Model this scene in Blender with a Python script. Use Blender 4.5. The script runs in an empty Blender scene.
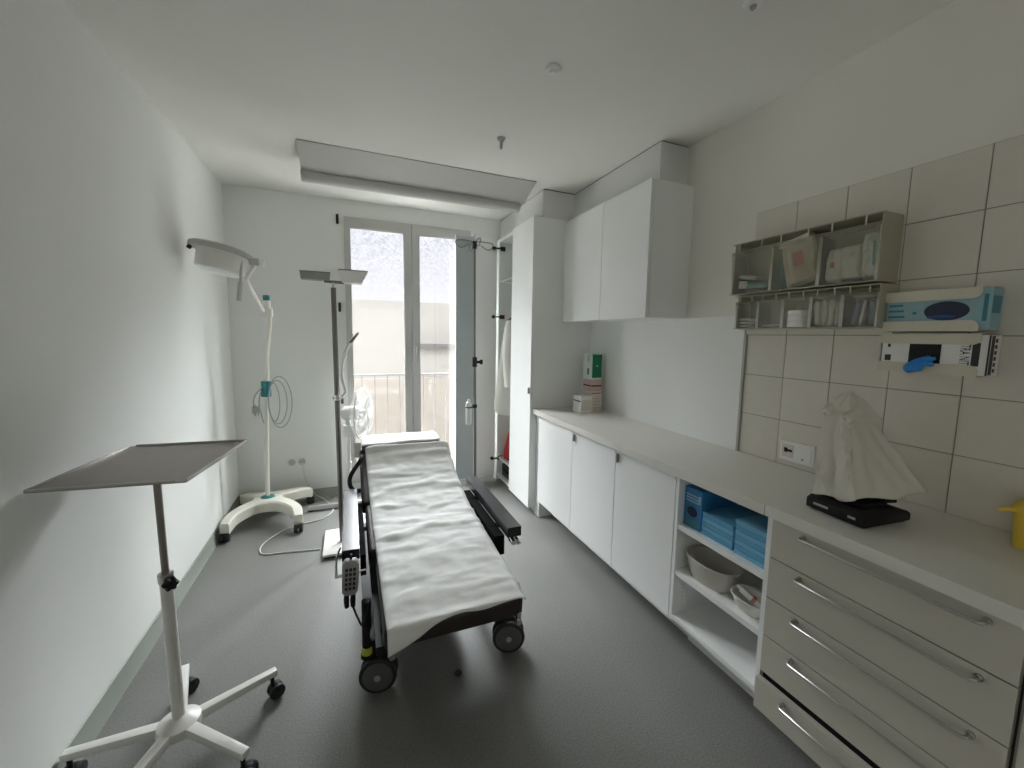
import bpy, bmesh, math, random
from mathutils import Vector, Matrix, noise, Euler
random.seed(7)
PI = math.pi
SC = bpy.context.scene
COL = SC.collection

# ------------------------------------------------------------------ materials
def new_mat(name):
    m = bpy.data.materials.new(name); m.use_nodes = True
    nt = m.node_tree; b = nt.nodes['Principled BSDF']
    return m, nt, b

def srgb(r, g, b):
    f = lambda c: (c/255/12.92) if c/255 <= .04045 else ((c/255+.055)/1.055)**2.4
    return (f(r), f(g), f(b), 1)

def mat(name, col, rough=.5, metal=0, noise_amt=.04, noise_scale=6, bump=0, bump_scale=80, coat=0, spec=.5):
    m, nt, b = new_mat(name)
    N = nt.nodes; Lk = nt.links
    tc = N.new('ShaderNodeTexCoord')
    nz = N.new('ShaderNodeTexNoise'); nz.inputs['Scale'].default_value = noise_scale; nz.inputs['Detail'].default_value = 4
    Lk.new(tc.outputs['Object'], nz.inputs['Vector'])
    mx = N.new('ShaderNodeMix'); mx.data_type = 'RGBA'
    c = Vector(col[:3])
    mx.inputs['A'].default_value = (*[max(0, x*(1-noise_amt)) for x in c], 1)
    mx.inputs['B'].default_value = (*[min(1, x*(1+noise_amt)) for x in c], 1)
    Lk.new(nz.outputs['Fac'], mx.inputs['Factor'])
    Lk.new(mx.outputs['Result'], b.inputs['Base Color'])
    b.inputs['Roughness'].default_value = rough; b.inputs['Metallic'].default_value = metal
    b.inputs['Coat Weight'].default_value = coat
    b.inputs['Specular IOR Level'].default_value = spec
    if bump:
        n2 = N.new('ShaderNodeTexNoise'); n2.inputs['Scale'].default_value = bump_scale; n2.inputs['Detail'].default_value = 3
        Lk.new(tc.outputs['Object'], n2.inputs['Vector'])
        bp = N.new('ShaderNodeBump'); bp.inputs['Strength'].default_value = bump; bp.inputs['Distance'].default_value = .004
        Lk.new(n2.outputs['Fac'], bp.inputs['Height']); Lk.new(bp.outputs['Normal'], b.inputs['Normal'])
    return m

def glassy(name, tint=(.9, .92, .9), gloss=.08, rough=.06, haze=0.0, hazecol=(.8, .8, .78)):
    """thin clear sheet: mostly see-through, some gloss, some milky scatter"""
    m, nt, b = new_mat(name); N = nt.nodes; Lk = nt.links
    out = N['Material Output']
    tr = N.new('ShaderNodeBsdfTransparent'); tr.inputs['Color'].default_value = (*tint, 1)
    gl = N.new('ShaderNodeBsdfGlossy'); gl.inputs['Roughness'].default_value = rough
    df = N.new('ShaderNodeBsdfDiffuse'); df.inputs['Color'].default_value = (*hazecol, 1)
    m1 = N.new('ShaderNodeMixShader'); m1.inputs['Fac'].default_value = haze
    Lk.new(tr.outputs[0], m1.inputs[1]); Lk.new(df.outputs[0], m1.inputs[2])
    m2 = N.new('ShaderNodeMixShader')
    fr = N.new('ShaderNodeLayerWeight'); fr.inputs['Blend'].default_value = .25
    mr = N.new('ShaderNodeMapRange'); mr.inputs['To Min'].default_value = gloss*.6; mr.inputs['To Max'].default_value = min(1, gloss*4)
    Lk.new(fr.outputs['Fresnel'], mr.inputs['Value']); Lk.new(mr.outputs['Result'], m2.inputs['Fac'])
    Lk.new(m1.outputs[0], m2.inputs[1]); Lk.new(gl.outputs[0], m2.inputs[2])
    Lk.new(m2.outputs[0], out.inputs['Surface'])
    nt.nodes.remove(b)
    return m

M = {}
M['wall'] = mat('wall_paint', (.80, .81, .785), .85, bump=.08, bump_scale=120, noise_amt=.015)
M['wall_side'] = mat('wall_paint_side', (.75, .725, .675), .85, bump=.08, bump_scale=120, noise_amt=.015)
M['ceiling'] = mat('ceiling_paint', (.77, .765, .72), .9, noise_amt=.015)
M['panel'] = mat('splash_panel', (.80, .81, .80), .5, noise_amt=.01)
M['soffit'] = mat('bulkhead_darker', (.69, .695, .68), .8, noise_amt=.01)  # set slightly darker than the doors so their top line shows
M['laminate'] = mat('white_laminate', (.83, .84, .83), .38, noise_amt=.01)
M['strip_grey'] = mat('door_strip_grey', (.42, .46, .47), .4, noise_amt=.02)
M['beige'] = mat('beige_laminate', (.52, .495, .43), .45, noise_amt=.02)
M['beige_dark'] = mat('beige_edge', (.42, .41, .37), .5)
M['top'] = mat('worktop', (.69, .675, .625), .35, noise_amt=.02, noise_scale=150)
M['gap'] = mat('dark_gap', (.02, .02, .02), .8)
M['joint'] = mat('shadow_joint', (.10, .10, .095), .9)
M['tile'] = mat('tile', (.64, .605, .535), .3, noise_amt=.03, noise_scale=30, bump=.05, bump_scale=30)
M['grout'] = mat('grout', (.27, .26, .235), .9)
M['skirt'] = mat('vinyl_skirting', (.29, .315, .275), .5, noise_amt=.05)
M['chrome'] = mat('chrome', (.75, .75, .74), .18, 1)
M['steel'] = mat('brushed_steel', (.52, .51, .49), .3, 1, noise_amt=.1, noise_scale=40)
M['tray'] = mat('tray_steel', (.33, .30, .28), .42, .85, noise_amt=.08, noise_scale=40)
M['pole_dark'] = mat('dark_nickel', (.20, .19, .18), .3, .9)
M['alu'] = mat('aluminium', (.62, .62, .62), .35, .9)
M['white_metal'] = mat('white_enamel', (.80, .79, .75), .35)
M['cream'] = mat('cream_enamel', (.76, .745, .66), .4)
M['lamp_white'] = mat('lamp_white', (.78, .765, .72), .4)
M['lamp_grey'] = mat('lamp_grey', (.50, .495, .46), .4)
M['black'] = mat('black_plastic', (.012, .012, .013), .55, spec=.25)
M['matte_black'] = mat('matte_black', (.008, .008, .008), .9, spec=.05)
M['rubber'] = mat('black_rubber', (.02, .02, .022), .6)
M['leather'] = mat('black_leatherette', (.022, .023, .028), .35, bump=.1, bump_scale=200)
M['arm_leather'] = mat('slate_leatherette', (.018, .019, .024), .24, spec=.6)
M['brown'] = mat('dark_brown_leatherette', (.026, .017, .016), .5, bump=.1, bump_scale=150)
M['paper'] = mat('couch_paper', (.80, .80, .785), .8, noise_amt=.02, bump=.2, bump_scale=30)
M['fixture_grey'] = mat('fixture_grey', (.50, .50, .47), .45, noise_amt=.01)
M['wheel_grey'] = mat('wheel_grey', (.10, .10, .098), .55)
M['sash_grey'] = mat('sash_grey', (.50, .50, .48), .45, noise_amt=.01)
M['head_grey'] = mat('head_grey', (.27, .265, .25), .4)
M['teal'] = mat('teal_plastic', (.02, .20, .22), .4)
M['grey_plastic'] = mat('grey_plastic', (.38, .38, .37), .5)
M['white_plastic'] = mat('white_plastic', (.80, .80, .78), .4)
M['cable_grey'] = mat('grey_cable', (.36, .38, .37), .5)
M['cable_white'] = mat('white_cable', (.62, .63, .60), .5)
M['yellow'] = mat('yellow_plastic', (.72, .50, .06), .45)
M['organizer'] = mat('organizer_beige', (.40, .38, .285), .5, noise_amt=.03)
M['organizer_in'] = mat('organizer_inside', (.34, .32, .25), .6)
M['rib'] = mat('bin_edge', (.62, .61, .54), .4)
M['bin'] = glassy('bin_clear', (.93, .925, .89), .07, .1, .03, (.62, .60, .53))
M['guard'] = glassy('fan_guard_clear', (.93, .94, .95), .08, .1, .12)
M['holder'] = mat('holder_beige', (.58, .55, .44), .5)
M['blue_glove'] = mat('blue_nitrile', (.02, .22, .62), .45)
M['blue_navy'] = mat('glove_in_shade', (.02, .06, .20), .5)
M['navy'] = mat('navy_print', (.012, .018, .05), .5)
M['aqua'] = mat('aqua_card', (.27, .43, .47), .5, noise_amt=.06)
M['aqua_dark'] = mat('aqua_print', (.05, .20, .26), .5)
M['white_card'] = mat('white_card', (.74, .73, .71), .6)
M['cream_card'] = mat('cream_card', (.66, .60, .55), .6, noise_amt=.08, noise_scale=30)
M['pink_card'] = mat('pink_print', (.55, .40, .38), .6)
M['green'] = mat('green_print', (.0, .16, .075), .5)
M['pale_mint'] = mat('pale_mint_card', (.62, .72, .66), .5)
M['mint'] = mat('mint_print', (.40, .62, .50), .5)
M['red'] = mat('red_fabric', (.42, .012, .015), .6)
M['coat'] = mat('white_cotton', (.80, .79, .74), .85, bump=.15, bump_scale=60)
M['box_blue'] = mat('blue_card', (.03, .20, .46), .5, noise_amt=.15, noise_scale=12)
M['box_pale'] = mat('pale_blue_print', (.30, .50, .62), .5)
M['drape'] = mat('blue_drape', (.115, .36, .56), .8, noise_amt=.08, noise_scale=40, bump=.2, bump_scale=50)
M['drape_light'] = mat('pale_blue_drape', (.17, .43, .62), .8, noise_amt=.10, noise_scale=40, bump=.2, bump_scale=50)
M['basin'] = mat('basin_grey', (.52, .50, .45), .55, noise_amt=.05)
M['bowl'] = mat('bowl_white', (.72, .71, .67), .45)
M['cover'] = mat('cream_cover', (.66, .63, .56), .75, noise_amt=.04, bump=.15, bump_scale=25)
M['pack_clear'] = glassy('pouch_clear', (.9, .9, .86), .15, .15, .45, (.75, .74, .68))
M['pack_white'] = mat('pouch_white', (.68, .67, .62), .6, noise_amt=.12, noise_scale=25)
M['pack_pattern'] = mat('pouch_pattern', (.60, .64, .60), .6, noise_amt=.35, noise_scale=70)
M['pack_teal'] = mat('pouch_teal', (.16, .36, .34), .5, noise_amt=.3, noise_scale=25)
M['pack_beige'] = mat('pouch_beige', (.55, .49, .37), .5, noise_amt=.15, noise_scale=18)
M['pack_red'] = mat('pouch_red_print', (.52, .20, .15), .5)
M['pack_blue'] = mat('pouch_slate', (.24, .27, .36), .5, noise_amt=.15, noise_scale=20)
M['facade'] = mat('facade_render', (.345, .325, .30), .9, noise_amt=.05, noise_scale=1.5)
M['facade_low'] = mat('facade_base', (.34, .30, .262), .9, noise_amt=.05, noise_scale=1.5)
M['rail'] = mat('grey_rail', (.15, .14, .14), .7, spec=.2)
M['concrete'] = mat('concrete', (.5, .48, .45), .9)
M['hinge'] = mat('dark_hinge', (.05, .045, .04), .4, .7)
M['label_dark'] = mat('dark_lettering', (.03, .03, .03), .6)
M['label_grey'] = mat('grey_lettering', (.30, .30, .28), .6)

# floor: speckled linoleum
def floor_mat():
    m, nt, b = new_mat('lino_floor'); N = nt.nodes; Lk = nt.links
    tc = N.new('ShaderNodeTexCoord')
    v = N.new('ShaderNodeTexNoise'); v.inputs['Scale'].default_value = 150; v.inputs['Detail'].default_value = 6; v.inputs['Roughness'].default_value = .75
    w = N.new('ShaderNodeTexNoise'); w.inputs['Scale'].default_value = 2.5; w.inputs['Detail'].default_value = 5
    Lk.new(tc.outputs['Object'], v.inputs['Vector']); Lk.new(tc.outputs['Object'], w.inputs['Vector'])
    r = N.new('ShaderNodeValToRGB')
    r.color_ramp.elements[0].position = .36; r.color_ramp.elements[0].color = (.150, .150, .141, 1)
    r.color_ramp.elements[1].position = .64; r.color_ramp.elements[1].color = (.262, .26, .246, 1)
    Lk.new(v.outputs['Fac'], r.inputs['Fac'])
    mx = N.new('ShaderNodeMix'); mx.data_type = 'RGBA'; mx.blend_type = 'MULTIPLY'; mx.inputs['Factor'].default_value = .25
    r2 = N.new('ShaderNodeValToRGB'); r2.color_ramp.elements[0].position = .35; r2.color_ramp.elements[0].color = (.7, .7, .7, 1); r2.color_ramp.elements[1].position = .7
    Lk.new(w.outputs['Fac'], r2.inputs['Fac'])
    Lk.new(r.outputs['Color'], mx.inputs['A']); Lk.new(r2.outputs['Color'], mx.inputs['B'])
    Lk.new(mx.outputs['Result'], b.inputs['Base Color'])
    b.inputs['Roughness'].default_value = .46
    bp = N.new('ShaderNodeBump'); bp.inputs['Strength'].default_value = .02; bp.inputs['Distance'].default_value = .001
    Lk.new(v.outputs['Fac'], bp.inputs['Height']); Lk.new(bp.outputs['Normal'], b.inputs['Normal'])
    return m
M['floor'] = floor_mat()

# window pane with a privacy film of small flakes in the upper half
def pane_mat():
    m, nt, b = new_mat('filmed_glass'); N = nt.nodes; Lk = nt.links
    out = N['Material Output']
    tc = N.new('ShaderNodeTexCoord')
    vo = N.new('ShaderNodeTexVoronoi'); vo.inputs['Scale'].default_value = 62; vo.feature = 'F1'
    nz = N.new('ShaderNodeTexNoise'); nz.inputs['Scale'].default_value = 18; nz.inputs['Detail'].default_value = 3
    Lk.new(tc.outputs['Object'], vo.inputs['Vector']); Lk.new(tc.outputs['Object'], nz.inputs['Vector'])
    sp = N.new('ShaderNodeSeparateXYZ'); Lk.new(tc.outputs['Object'], sp.inputs[0])
    mr = N.new('ShaderNodeMapRange'); mr.inputs['From Min'].default_value = 1.82; mr.inputs['From Max'].default_value = 2.35
    Lk.new(sp.outputs['Z'], mr.inputs['Value'])
    sepc = N.new('ShaderNodeSeparateColor'); Lk.new(vo.outputs['Color'], sepc.inputs[0])
    mul0 = N.new('ShaderNodeMath'); mul0.operation = 'MULTIPLY'
    Lk.new(sepc.outputs[0], mul0.inputs[0]); Lk.new(nz.outputs['Fac'], mul0.inputs[1])
    mul = N.new('ShaderNodeMath'); mul.operation = 'MULTIPLY'
    Lk.new(mul0.outputs[0], mul.inputs[0]); Lk.new(mr.outputs['Result'], mul.inputs[1])
    rp = N.new('ShaderNodeMix'); rp.data_type = 'RGBA'
    rp.inputs['A'].default_value = (.97, .97, .98, 1); rp.inputs['B'].default_value = (.68, .70, .76, 1)
    Lk.new(mul.outputs[0], rp.inputs['Factor'])
    tr = N.new('ShaderNodeBsdfTransparent'); Lk.new(rp.outputs['Result'], tr.inputs['Color'])
    gl = N.new('ShaderNodeBsdfGlossy'); gl.inputs['Roughness'].default_value = .05
    m2 = N.new('ShaderNodeMixShader'); m2.inputs['Fac'].default_value = .04
    Lk.new(tr.outputs[0], m2.inputs[1]); Lk.new(gl.outputs[0], m2.inputs[2])
    Lk.new(m2.outputs[0], out.inputs['Surface'])
    N.remove(b)
    return m
M['pane'] = pane_mat()

# ------------------------------------------------------------------ mesh builder
def origin(o):
    v = Vector((0, 0, 0))
    while o is not None:
        v += o.location; o = o.parent
    return v

class MB:
    def __init__(s): s.bm = bmesh.new()
    def _add(s, verts, faces):
        vs = [s.bm.verts.new(v) for v in verts]
        fs = []
        for f in faces:
            try: fs.append(s.bm.faces.new([vs[i] for i in f]))
            except ValueError: pass
        return vs, fs
    def _bevel(s, fs, bev, seg=2, angle=.5):
        if bev <= 0: return
        es = set(e for f in fs for e in f.edges)
        es = [e for e in es if len(e.link_faces) == 2 and e.calc_face_angle(0) > angle]
        bmesh.ops.bevel(s.bm, geom=es, offset=bev, segments=seg, profile=.5, affect='EDGES', clamp_overlap=True)
    def boxb(s, x0, x1, y0, y1, z0, z1, bev=0, seg=2, mtx=None):
        x0, x1 = sorted((x0, x1)); y0, y1 = sorted((y0, y1)); z0, z1 = sorted((z0, z1))
        V = [Vector(p) for p in [(x0,y0,z0),(x1,y0,z0),(x1,y1,z0),(x0,y1,z0),(x0,y0,z1),(x1,y0,z1),(x1,y1,z1),(x0,y1,z1)]]
        if mtx is not None: V = [mtx @ v for v in V]
        vs, fs = s._add(V, [(0,3,2,1),(4,5,6,7),(0,1,5,4),(1,2,6,5),(2,3,7,6),(3,0,4,7)])
        s._bevel(fs, bev, seg); return s
    def box(s, c, size, rot=(0,0,0), bev=0, seg=2):
        m = Matrix.Translation(c) @ Euler(rot).to_matrix().to_4x4()
        a, b, d = size[0]/2, size[1]/2, size[2]/2
        return s.boxb(-a, a, -b, b, -d, d, bev, seg, m)
    def prism(s, poly, axis, a, b, bev=0, seg=2):
        """poly of 2-d points; axis 'x': (y,z); 'y': (x,z); 'z': (x,y)"""
        def P(p, t):
            return {'x': (t, p[0], p[1]), 'y': (p[0], t, p[1]), 'z': (p[0], p[1], t)}[axis]
        n = len(poly)
        V = [P(p, a) for p in poly] + [P(p, b) for p in poly]
        F = [tuple(range(n))[::-1], tuple(range(n, 2*n))] + [(i, (i+1) % n, n+(i+1) % n, n+i) for i in range(n)]
        vs, fs = s._add(V, F)
        bmesh.ops.recalc_face_normals(s.bm, faces=fs)
        s._bevel(fs, bev, seg); return s
    def ring_frame(s, d):
        d = d.normalized()
        u = Vector((0, 0, 1)) if abs(d.z) < .95 else Vector((0, 1, 0))
        a = d.cross(u).normalized(); b = d.cross(a).normalized()
        return a, b
    def cyl(s, p0, p1, r0, r1=None, seg=24, bev=0):
        p0, p1 = Vector(p0), Vector(p1); r1 = r0 if r1 is None else r1
        a, b = s.ring_frame(p1-p0)
        V = []
        for p, r in ((p0, r0), (p1, r1)):
            V += [p+(a*math.cos(2*PI*i/seg)+b*math.sin(2*PI*i/seg))*r for i in range(seg)]
        F = [tuple(range(seg)), tuple(range(seg, 2*seg))[::-1]] + [(i, seg+i, seg+(i+1) % seg, (i+1) % seg) for i in range(seg)]
        vs, fs = s._add(V, F); bmesh.ops.recalc_face_normals(s.bm, faces=fs)
        if bev: s._bevel(fs, bev, 2, .8)
        return s
    def tube(s, pts, r, seg=10, closed=False, sub=0, sect=None):
        """sweep a round (or given 2-d) section along points; r may be a list"""
        P = [Vector(p) for p in pts]
        R = list(r) if isinstance(r, (list, tuple)) else [r]*len(P)
        if sub: P, R = smooth_path(P, R, sub, closed)
        n = len(P); rings = []
        prev = None
        for i in range(n):
            if closed: d = P[(i+1) % n]-P[i-1]
            else: d = P[min(i+1, n-1)]-P[max(i-1, 0)]
            d.normalize()
            if prev is None: a, b = s.ring_frame(d)
            else:
                a = prev - d*prev.dot(d)
                a = a.normalized() if a.length > 1e-6 else s.ring_frame(d)[0]
                b = d.cross(a).normalized()
            prev = a
            if sect: rings.append([s.bm.verts.new(P[i]+a*q[0]*R[i]+b*q[1]*R[i]) for q in sect])
            else: rings.append([s.bm.verts.new(P[i]+(a*math.cos(2*PI*k/seg)+b*math.sin(2*PI*k/seg))*R[i]) for k in range(seg)])
        m = len(rings[0]); fs = []
        for i in range(n if closed else n-1):
            A, B = rings[i], rings[(i+1) % n]
            for k in range(m): fs.append(s.bm.faces.new((A[k], A[(k+1) % m], B[(k+1) % m], B[k])))
        if not closed:
            fs.append(s.bm.faces.new(rings[0][::-1])); fs.append(s.bm.faces.new(rings[-1]))
        bmesh.ops.recalc_face_normals(s.bm, faces=fs)
        return s
    def lathe(s, prof, c, axis=(0,0,1), seg=32, up=None):
        """prof (r, h) along axis from c"""
        c = Vector(c); d = Vector(axis).normalized(); a, b = s.ring_frame(d)
        rings = []
        for r, h in prof:
            if r < 1e-5: rings.append([s.bm.verts.new(c+d*h)])
            else: rings.append([s.bm.verts.new(c+d*h+(a*math.cos(2*PI*k/seg)+b*math.sin(2*PI*k/seg))*r) for k in range(seg)])
        fs = []
        for A, B in zip(rings, rings[1:]):
            for k in range(seg):
                if len(A) == 1 and len(B) == 1: break
                if len(A) == 1: f = (A[0], B[(k+1) % seg], B[k])
                elif len(B) == 1: f = (A[k], A[(k+1) % seg], B[0])
                else: f = (A[k], A[(k+1) % seg], B[(k+1) % seg], B[k])
                fs.append(s.bm.faces.new(f))
        for Rg in (rings[0], rings[-1]):
            if len(Rg) > 2:
                try: fs.append(s.bm.faces.new(Rg))
                except ValueError: pass
        bmesh.ops.recalc_face_normals(s.bm, faces=fs)
        return s
    def loft(s, rings, cap0=True, cap1=True):
        R = [[s.bm.verts.new(p) for p in r] for r in rings]; n = len(R[0]); fs = []
        for A, B in zip(R, R[1:]):
            for k in range(n): fs.append(s.bm.faces.new((A[k], A[(k+1) % n], B[(k+1) % n], B[k])))
        if cap0: fs.append(s.bm.faces.new(R[0][::-1]))
        if cap1: fs.append(s.bm.faces.new(R[-1]))
        bmesh.ops.recalc_face_normals(s.bm, faces=fs)
        return s
    def grid(s, fn, nu, nv):
        V = [[s.bm.verts.new(fn(i/nu, j/nv)) for j in range(nv+1)] for i in range(nu+1)]
        for i in range(nu):
            for j in range(nv): s.bm.faces.new((V[i][j], V[i+1][j], V[i+1][j+1], V[i][j+1]))
        return s
    def ball(s, c, r, scale=(1,1,1), seg=16):
        m = Matrix.Translation(c) @ Matrix.Diagonal((*[r*q for q in scale], 1))
        bmesh.ops.create_uvsphere(s.bm, u_segments=seg, v_segments=seg//2, radius=1, matrix=m)
        return s
    def bend(s, fn):
        for v in s.bm.verts: v.co = Vector(fn(v.co))
        return s
    def build(s, name, material, parent=None, smooth=True, ang=35):
        me = bpy.data.meshes.new(name)
        org = origin(parent) if parent else Vector((0, 0, 0))
        for v in s.bm.verts: v.co -= org
        s.bm.to_mesh(me); s.bm.free()
        me.materials.append(M[material] if isinstance(material, str) else material)
        if smooth and len(me.polygons):
            me.shade_smooth(); me.set_sharp_from_angle(angle=math.radians(ang))
        o = bpy.data.objects.new(name, me); COL.objects.link(o)
        if parent: o.parent = parent
        return o

def smooth_path(P, R, sub, closed):
    n = len(P); OP, OR = [], []
    rng = n if closed else n-1
    for i in range(rng):
        g = (lambda k: P[k % n]) if closed else (lambda k: P[min(max(k, 0), n-1)])
        p0, p1, p2, p3 = g(i-1), g(i), g(i+1), g(i+2)
        for q in range(sub):
            t = q/sub
            OP.append(.5*((2*p1)+(-p0+p2)*t+(2*p0-5*p1+4*p2-p3)*t*t+(-p0+3*p1-3*p2+p3)*t**3))
            OR.append(R[i]*(1-t)+R[(i+1) % n]*t)
    if not closed: OP.append(P[-1]); OR.append(R[-1])
    return OP, OR

def tag(o, label, cat=None, group=None, kind=None):
    if label: o['label'] = label
    if cat: o['category'] = cat
    if group: o['group'] = group
    if kind: o['kind'] = kind
    return o
def thing(name, loc, label, cat, group=None):
    o = bpy.data.objects.new(name, None); COL.objects.link(o); o.location = loc
    o.empty_display_size = .05
    return tag(o, label, cat, group)
def struct(o): o['kind'] = 'structure'; return o
def solid(o, t, offset=0):
    m = o.modifiers.new('thickness', 'SOLIDIFY'); m.thickness = t; m.offset = offset; return o
def subsurf(o, n=1):
    m = o.modifiers.new('smooth', 'SUBSURF'); m.levels = n; m.render_levels = n; return o
def copy_tree(o, parent=None):
    c = o.copy(); COL.objects.link(c)
    if parent: c.parent = parent
    for ch in list(o.children): copy_tree(ch, c)
    return c
def lettering(text, size, mtx, material, parent, name='lettering'):
    """flat printed letters as mesh, mtx places the text plane"""
    cu = bpy.data.curves.new(name, 'FONT'); cu.body = text; cu.size = size; cu.extrude = .0002
    cu.align_x = 'CENTER'; cu.align_y = 'CENTER'
    t = bpy.data.objects.new('tmp', cu); COL.objects.link(t)
    me = bpy.data.meshes.new_from_object(t.evaluated_get(bpy.context.evaluated_depsgraph_get()))
    bpy.data.objects.remove(t); bpy.data.curves.remove(cu)
    me.transform(mtx); me.transform(Matrix.Translation(-origin(parent)))
    me.materials.clear(); me.materials.append(M[material])
    o = bpy.data.objects.new(name, me); COL.objects.link(o); o.parent = parent
    return o

# ------------------------------------------------------------------ dimensions
XL, XR, YB, ZC = -.916, 1.932, 4.02, 2.666
YF = -1.5
XW0, XW1 = -.097, 1.20       # window opening in the far wall
ZK = .9046                   # worktop

# ------------------------------------------------------------------ room shell
struct(MB().boxb(XL-.15, XR+.15, YF-.15, YB+.02, -.12, 0).build('floor', 'floor', smooth=False))
struct(MB().boxb(XL-.15, XR+.15, YF-.15, YB+.25, ZC, ZC+.15).build('ceiling', 'ceiling', smooth=False))
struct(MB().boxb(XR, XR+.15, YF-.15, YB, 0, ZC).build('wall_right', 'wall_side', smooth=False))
b = MB(); b.boxb(XL-.15, XW0, YB, YB+.25, -.12, ZC); b.boxb(XW1, XR+.15, YB, YB+.25, -.12, ZC)
struct(b.build('wall_back', 'wall', smooth=False))
EX0, EX1 = .10, 1.15                 # second doorway behind the camera, added to let fill light in
b = MB(); b.boxb(XL, EX0, YF-.15, YF, 0, ZC); b.boxb(EX1, XR, YF-.15, YF, 0, ZC); b.boxb(EX0, EX1, YF-.15, YF, 2.12, ZC)
struct(b.build('wall_front', 'wall', smooth=False))
b = MB(); b.boxb(EX0-.06, EX0, YF-.152, YF+.012, 0, 2.18, .003); b.boxb(EX1, EX1+.06, YF-.152, YF+.012, 0, 2.18, .003); b.boxb(EX0, EX1, YF-.152, YF+.012, 2.12, 2.18, .003)
struct(b.build('added_doorway_2', 'laminate'))
b = MB(); b.boxb(-.8, 2.0, -3.2, YF-.15, -.12, 0); b.boxb(-.8, 2.0, -3.2, YF-.15, ZC, ZC+.15); b.boxb(-.9, -.8, -3.2, YF-.15, 0, ZC); b.boxb(2.0, 2.1, -3.2, YF-.15, 0, ZC); b.boxb(-.9, 2.1, -3.3, -3.2, 0, ZC)
struct(b.build('added_anteroom', 'wall', smooth=False))  # unseen room added to house the second fill light
DY0, DY1, DZ = -1.36, -.22, 2.12      # doorway added in the left wall behind the camera, passing fill light
b = MB(); b.boxb(XL-.15, XL, YF-.15, DY0, 0, ZC); b.boxb(XL-.15, XL, DY1, YB, 0, ZC); b.boxb(XL-.15, XL, DY0, DY1, DZ, ZC)
struct(b.build('wall_left', 'wall', smooth=False))
b = MB(); b.boxb(XL-.152, XL+.012, DY0-.06, DY0, 0, DZ+.06, .003); b.boxb(XL-.152, XL+.012, DY1, DY1+.06, 0, DZ+.06, .003); b.boxb(XL-.152, XL+.012, DY0, DY1, DZ, DZ+.06, .003)
struct(b.build('added_doorway_1', 'laminate'))
b = MB(); b.boxb(-2.6, XL-.15, -2.6, 1.2, -.12, 0); b.boxb(-2.6, XL-.15, -2.6, 1.2, ZC, ZC+.15); b.boxb(-2.7, -2.6, -2.6, 1.2, 0, ZC); b.boxb(-2.7, XL-.15, -2.7, -2.6, 0, ZC); b.boxb(-2.7, XL-.15, 1.2, 1.3, 0, ZC)
struct(b.build('added_corridor', 'wall', smooth=False))  # unseen space added to house the first fill light
# skirtings
b = MB(); b.prism([(XL, .0), (XL+.016, 0), (XL+.009, .02), (XL+.005, .095), (XL, .1)], 'y', DY1+.061, YB)
struct(b.build('baseboard_left', 'skirt'))
b = MB(); b.prism([(YB, 0), (YB-.016, 0), (YB-.009, .02), (YB-.005, .072), (YB, .078)], 'x', XL+.016, XW0-.002)
struct(b.build('baseboard_back', 'skirt'))
# bulkheads over the cabinets, with the dark shadow joint under the ceiling
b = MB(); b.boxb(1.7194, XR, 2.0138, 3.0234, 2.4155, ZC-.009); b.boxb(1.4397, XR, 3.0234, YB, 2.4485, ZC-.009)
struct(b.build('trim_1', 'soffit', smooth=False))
b = MB(); b.boxb(1.726, XR, 2.021, 3.028, ZC-.009, ZC); b.boxb(1.447, XR, 3.028, YB, ZC-.009, ZC)
struct(b.build('trim_2', 'joint', smooth=False))
# splash panel and wall tiles
struct(MB().boxb(XR-.012, XR, 1.532, 3.02, ZK, 1.63, .001).build('trim_3', 'panel', smooth=False))
b = MB(); b.boxb(XR-.015, XR, 1.5184, 1.532, ZK, 1.53)
struct(b.build('trim_4', 'beige_dark', smooth=False))
b = MB(); b.boxb(XR-.003, XR, YF, 1.5184, ZK-.02, 2.146)
struct(b.build('trim_5', 'grout', smooth=False))
b = MB()
py, pz = .207, .2055
for i in range(14):
    y1 = 1.5184-i*py; y0 = max(YF, y1-py)
    if y1 < YF+.02: break
    for k in range(6):
        z1 = 2.146-k*pz; z0 = max(z1-pz, ZK) if k < 5 else ZK+.0012
        b.boxb(XR-.0055, XR-.001, y0+.0018, y1-.0018, z0+.0018, z1-.0018, .0012, 1)
struct(b.build('trim_6', 'tile', smooth=False))

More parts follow.
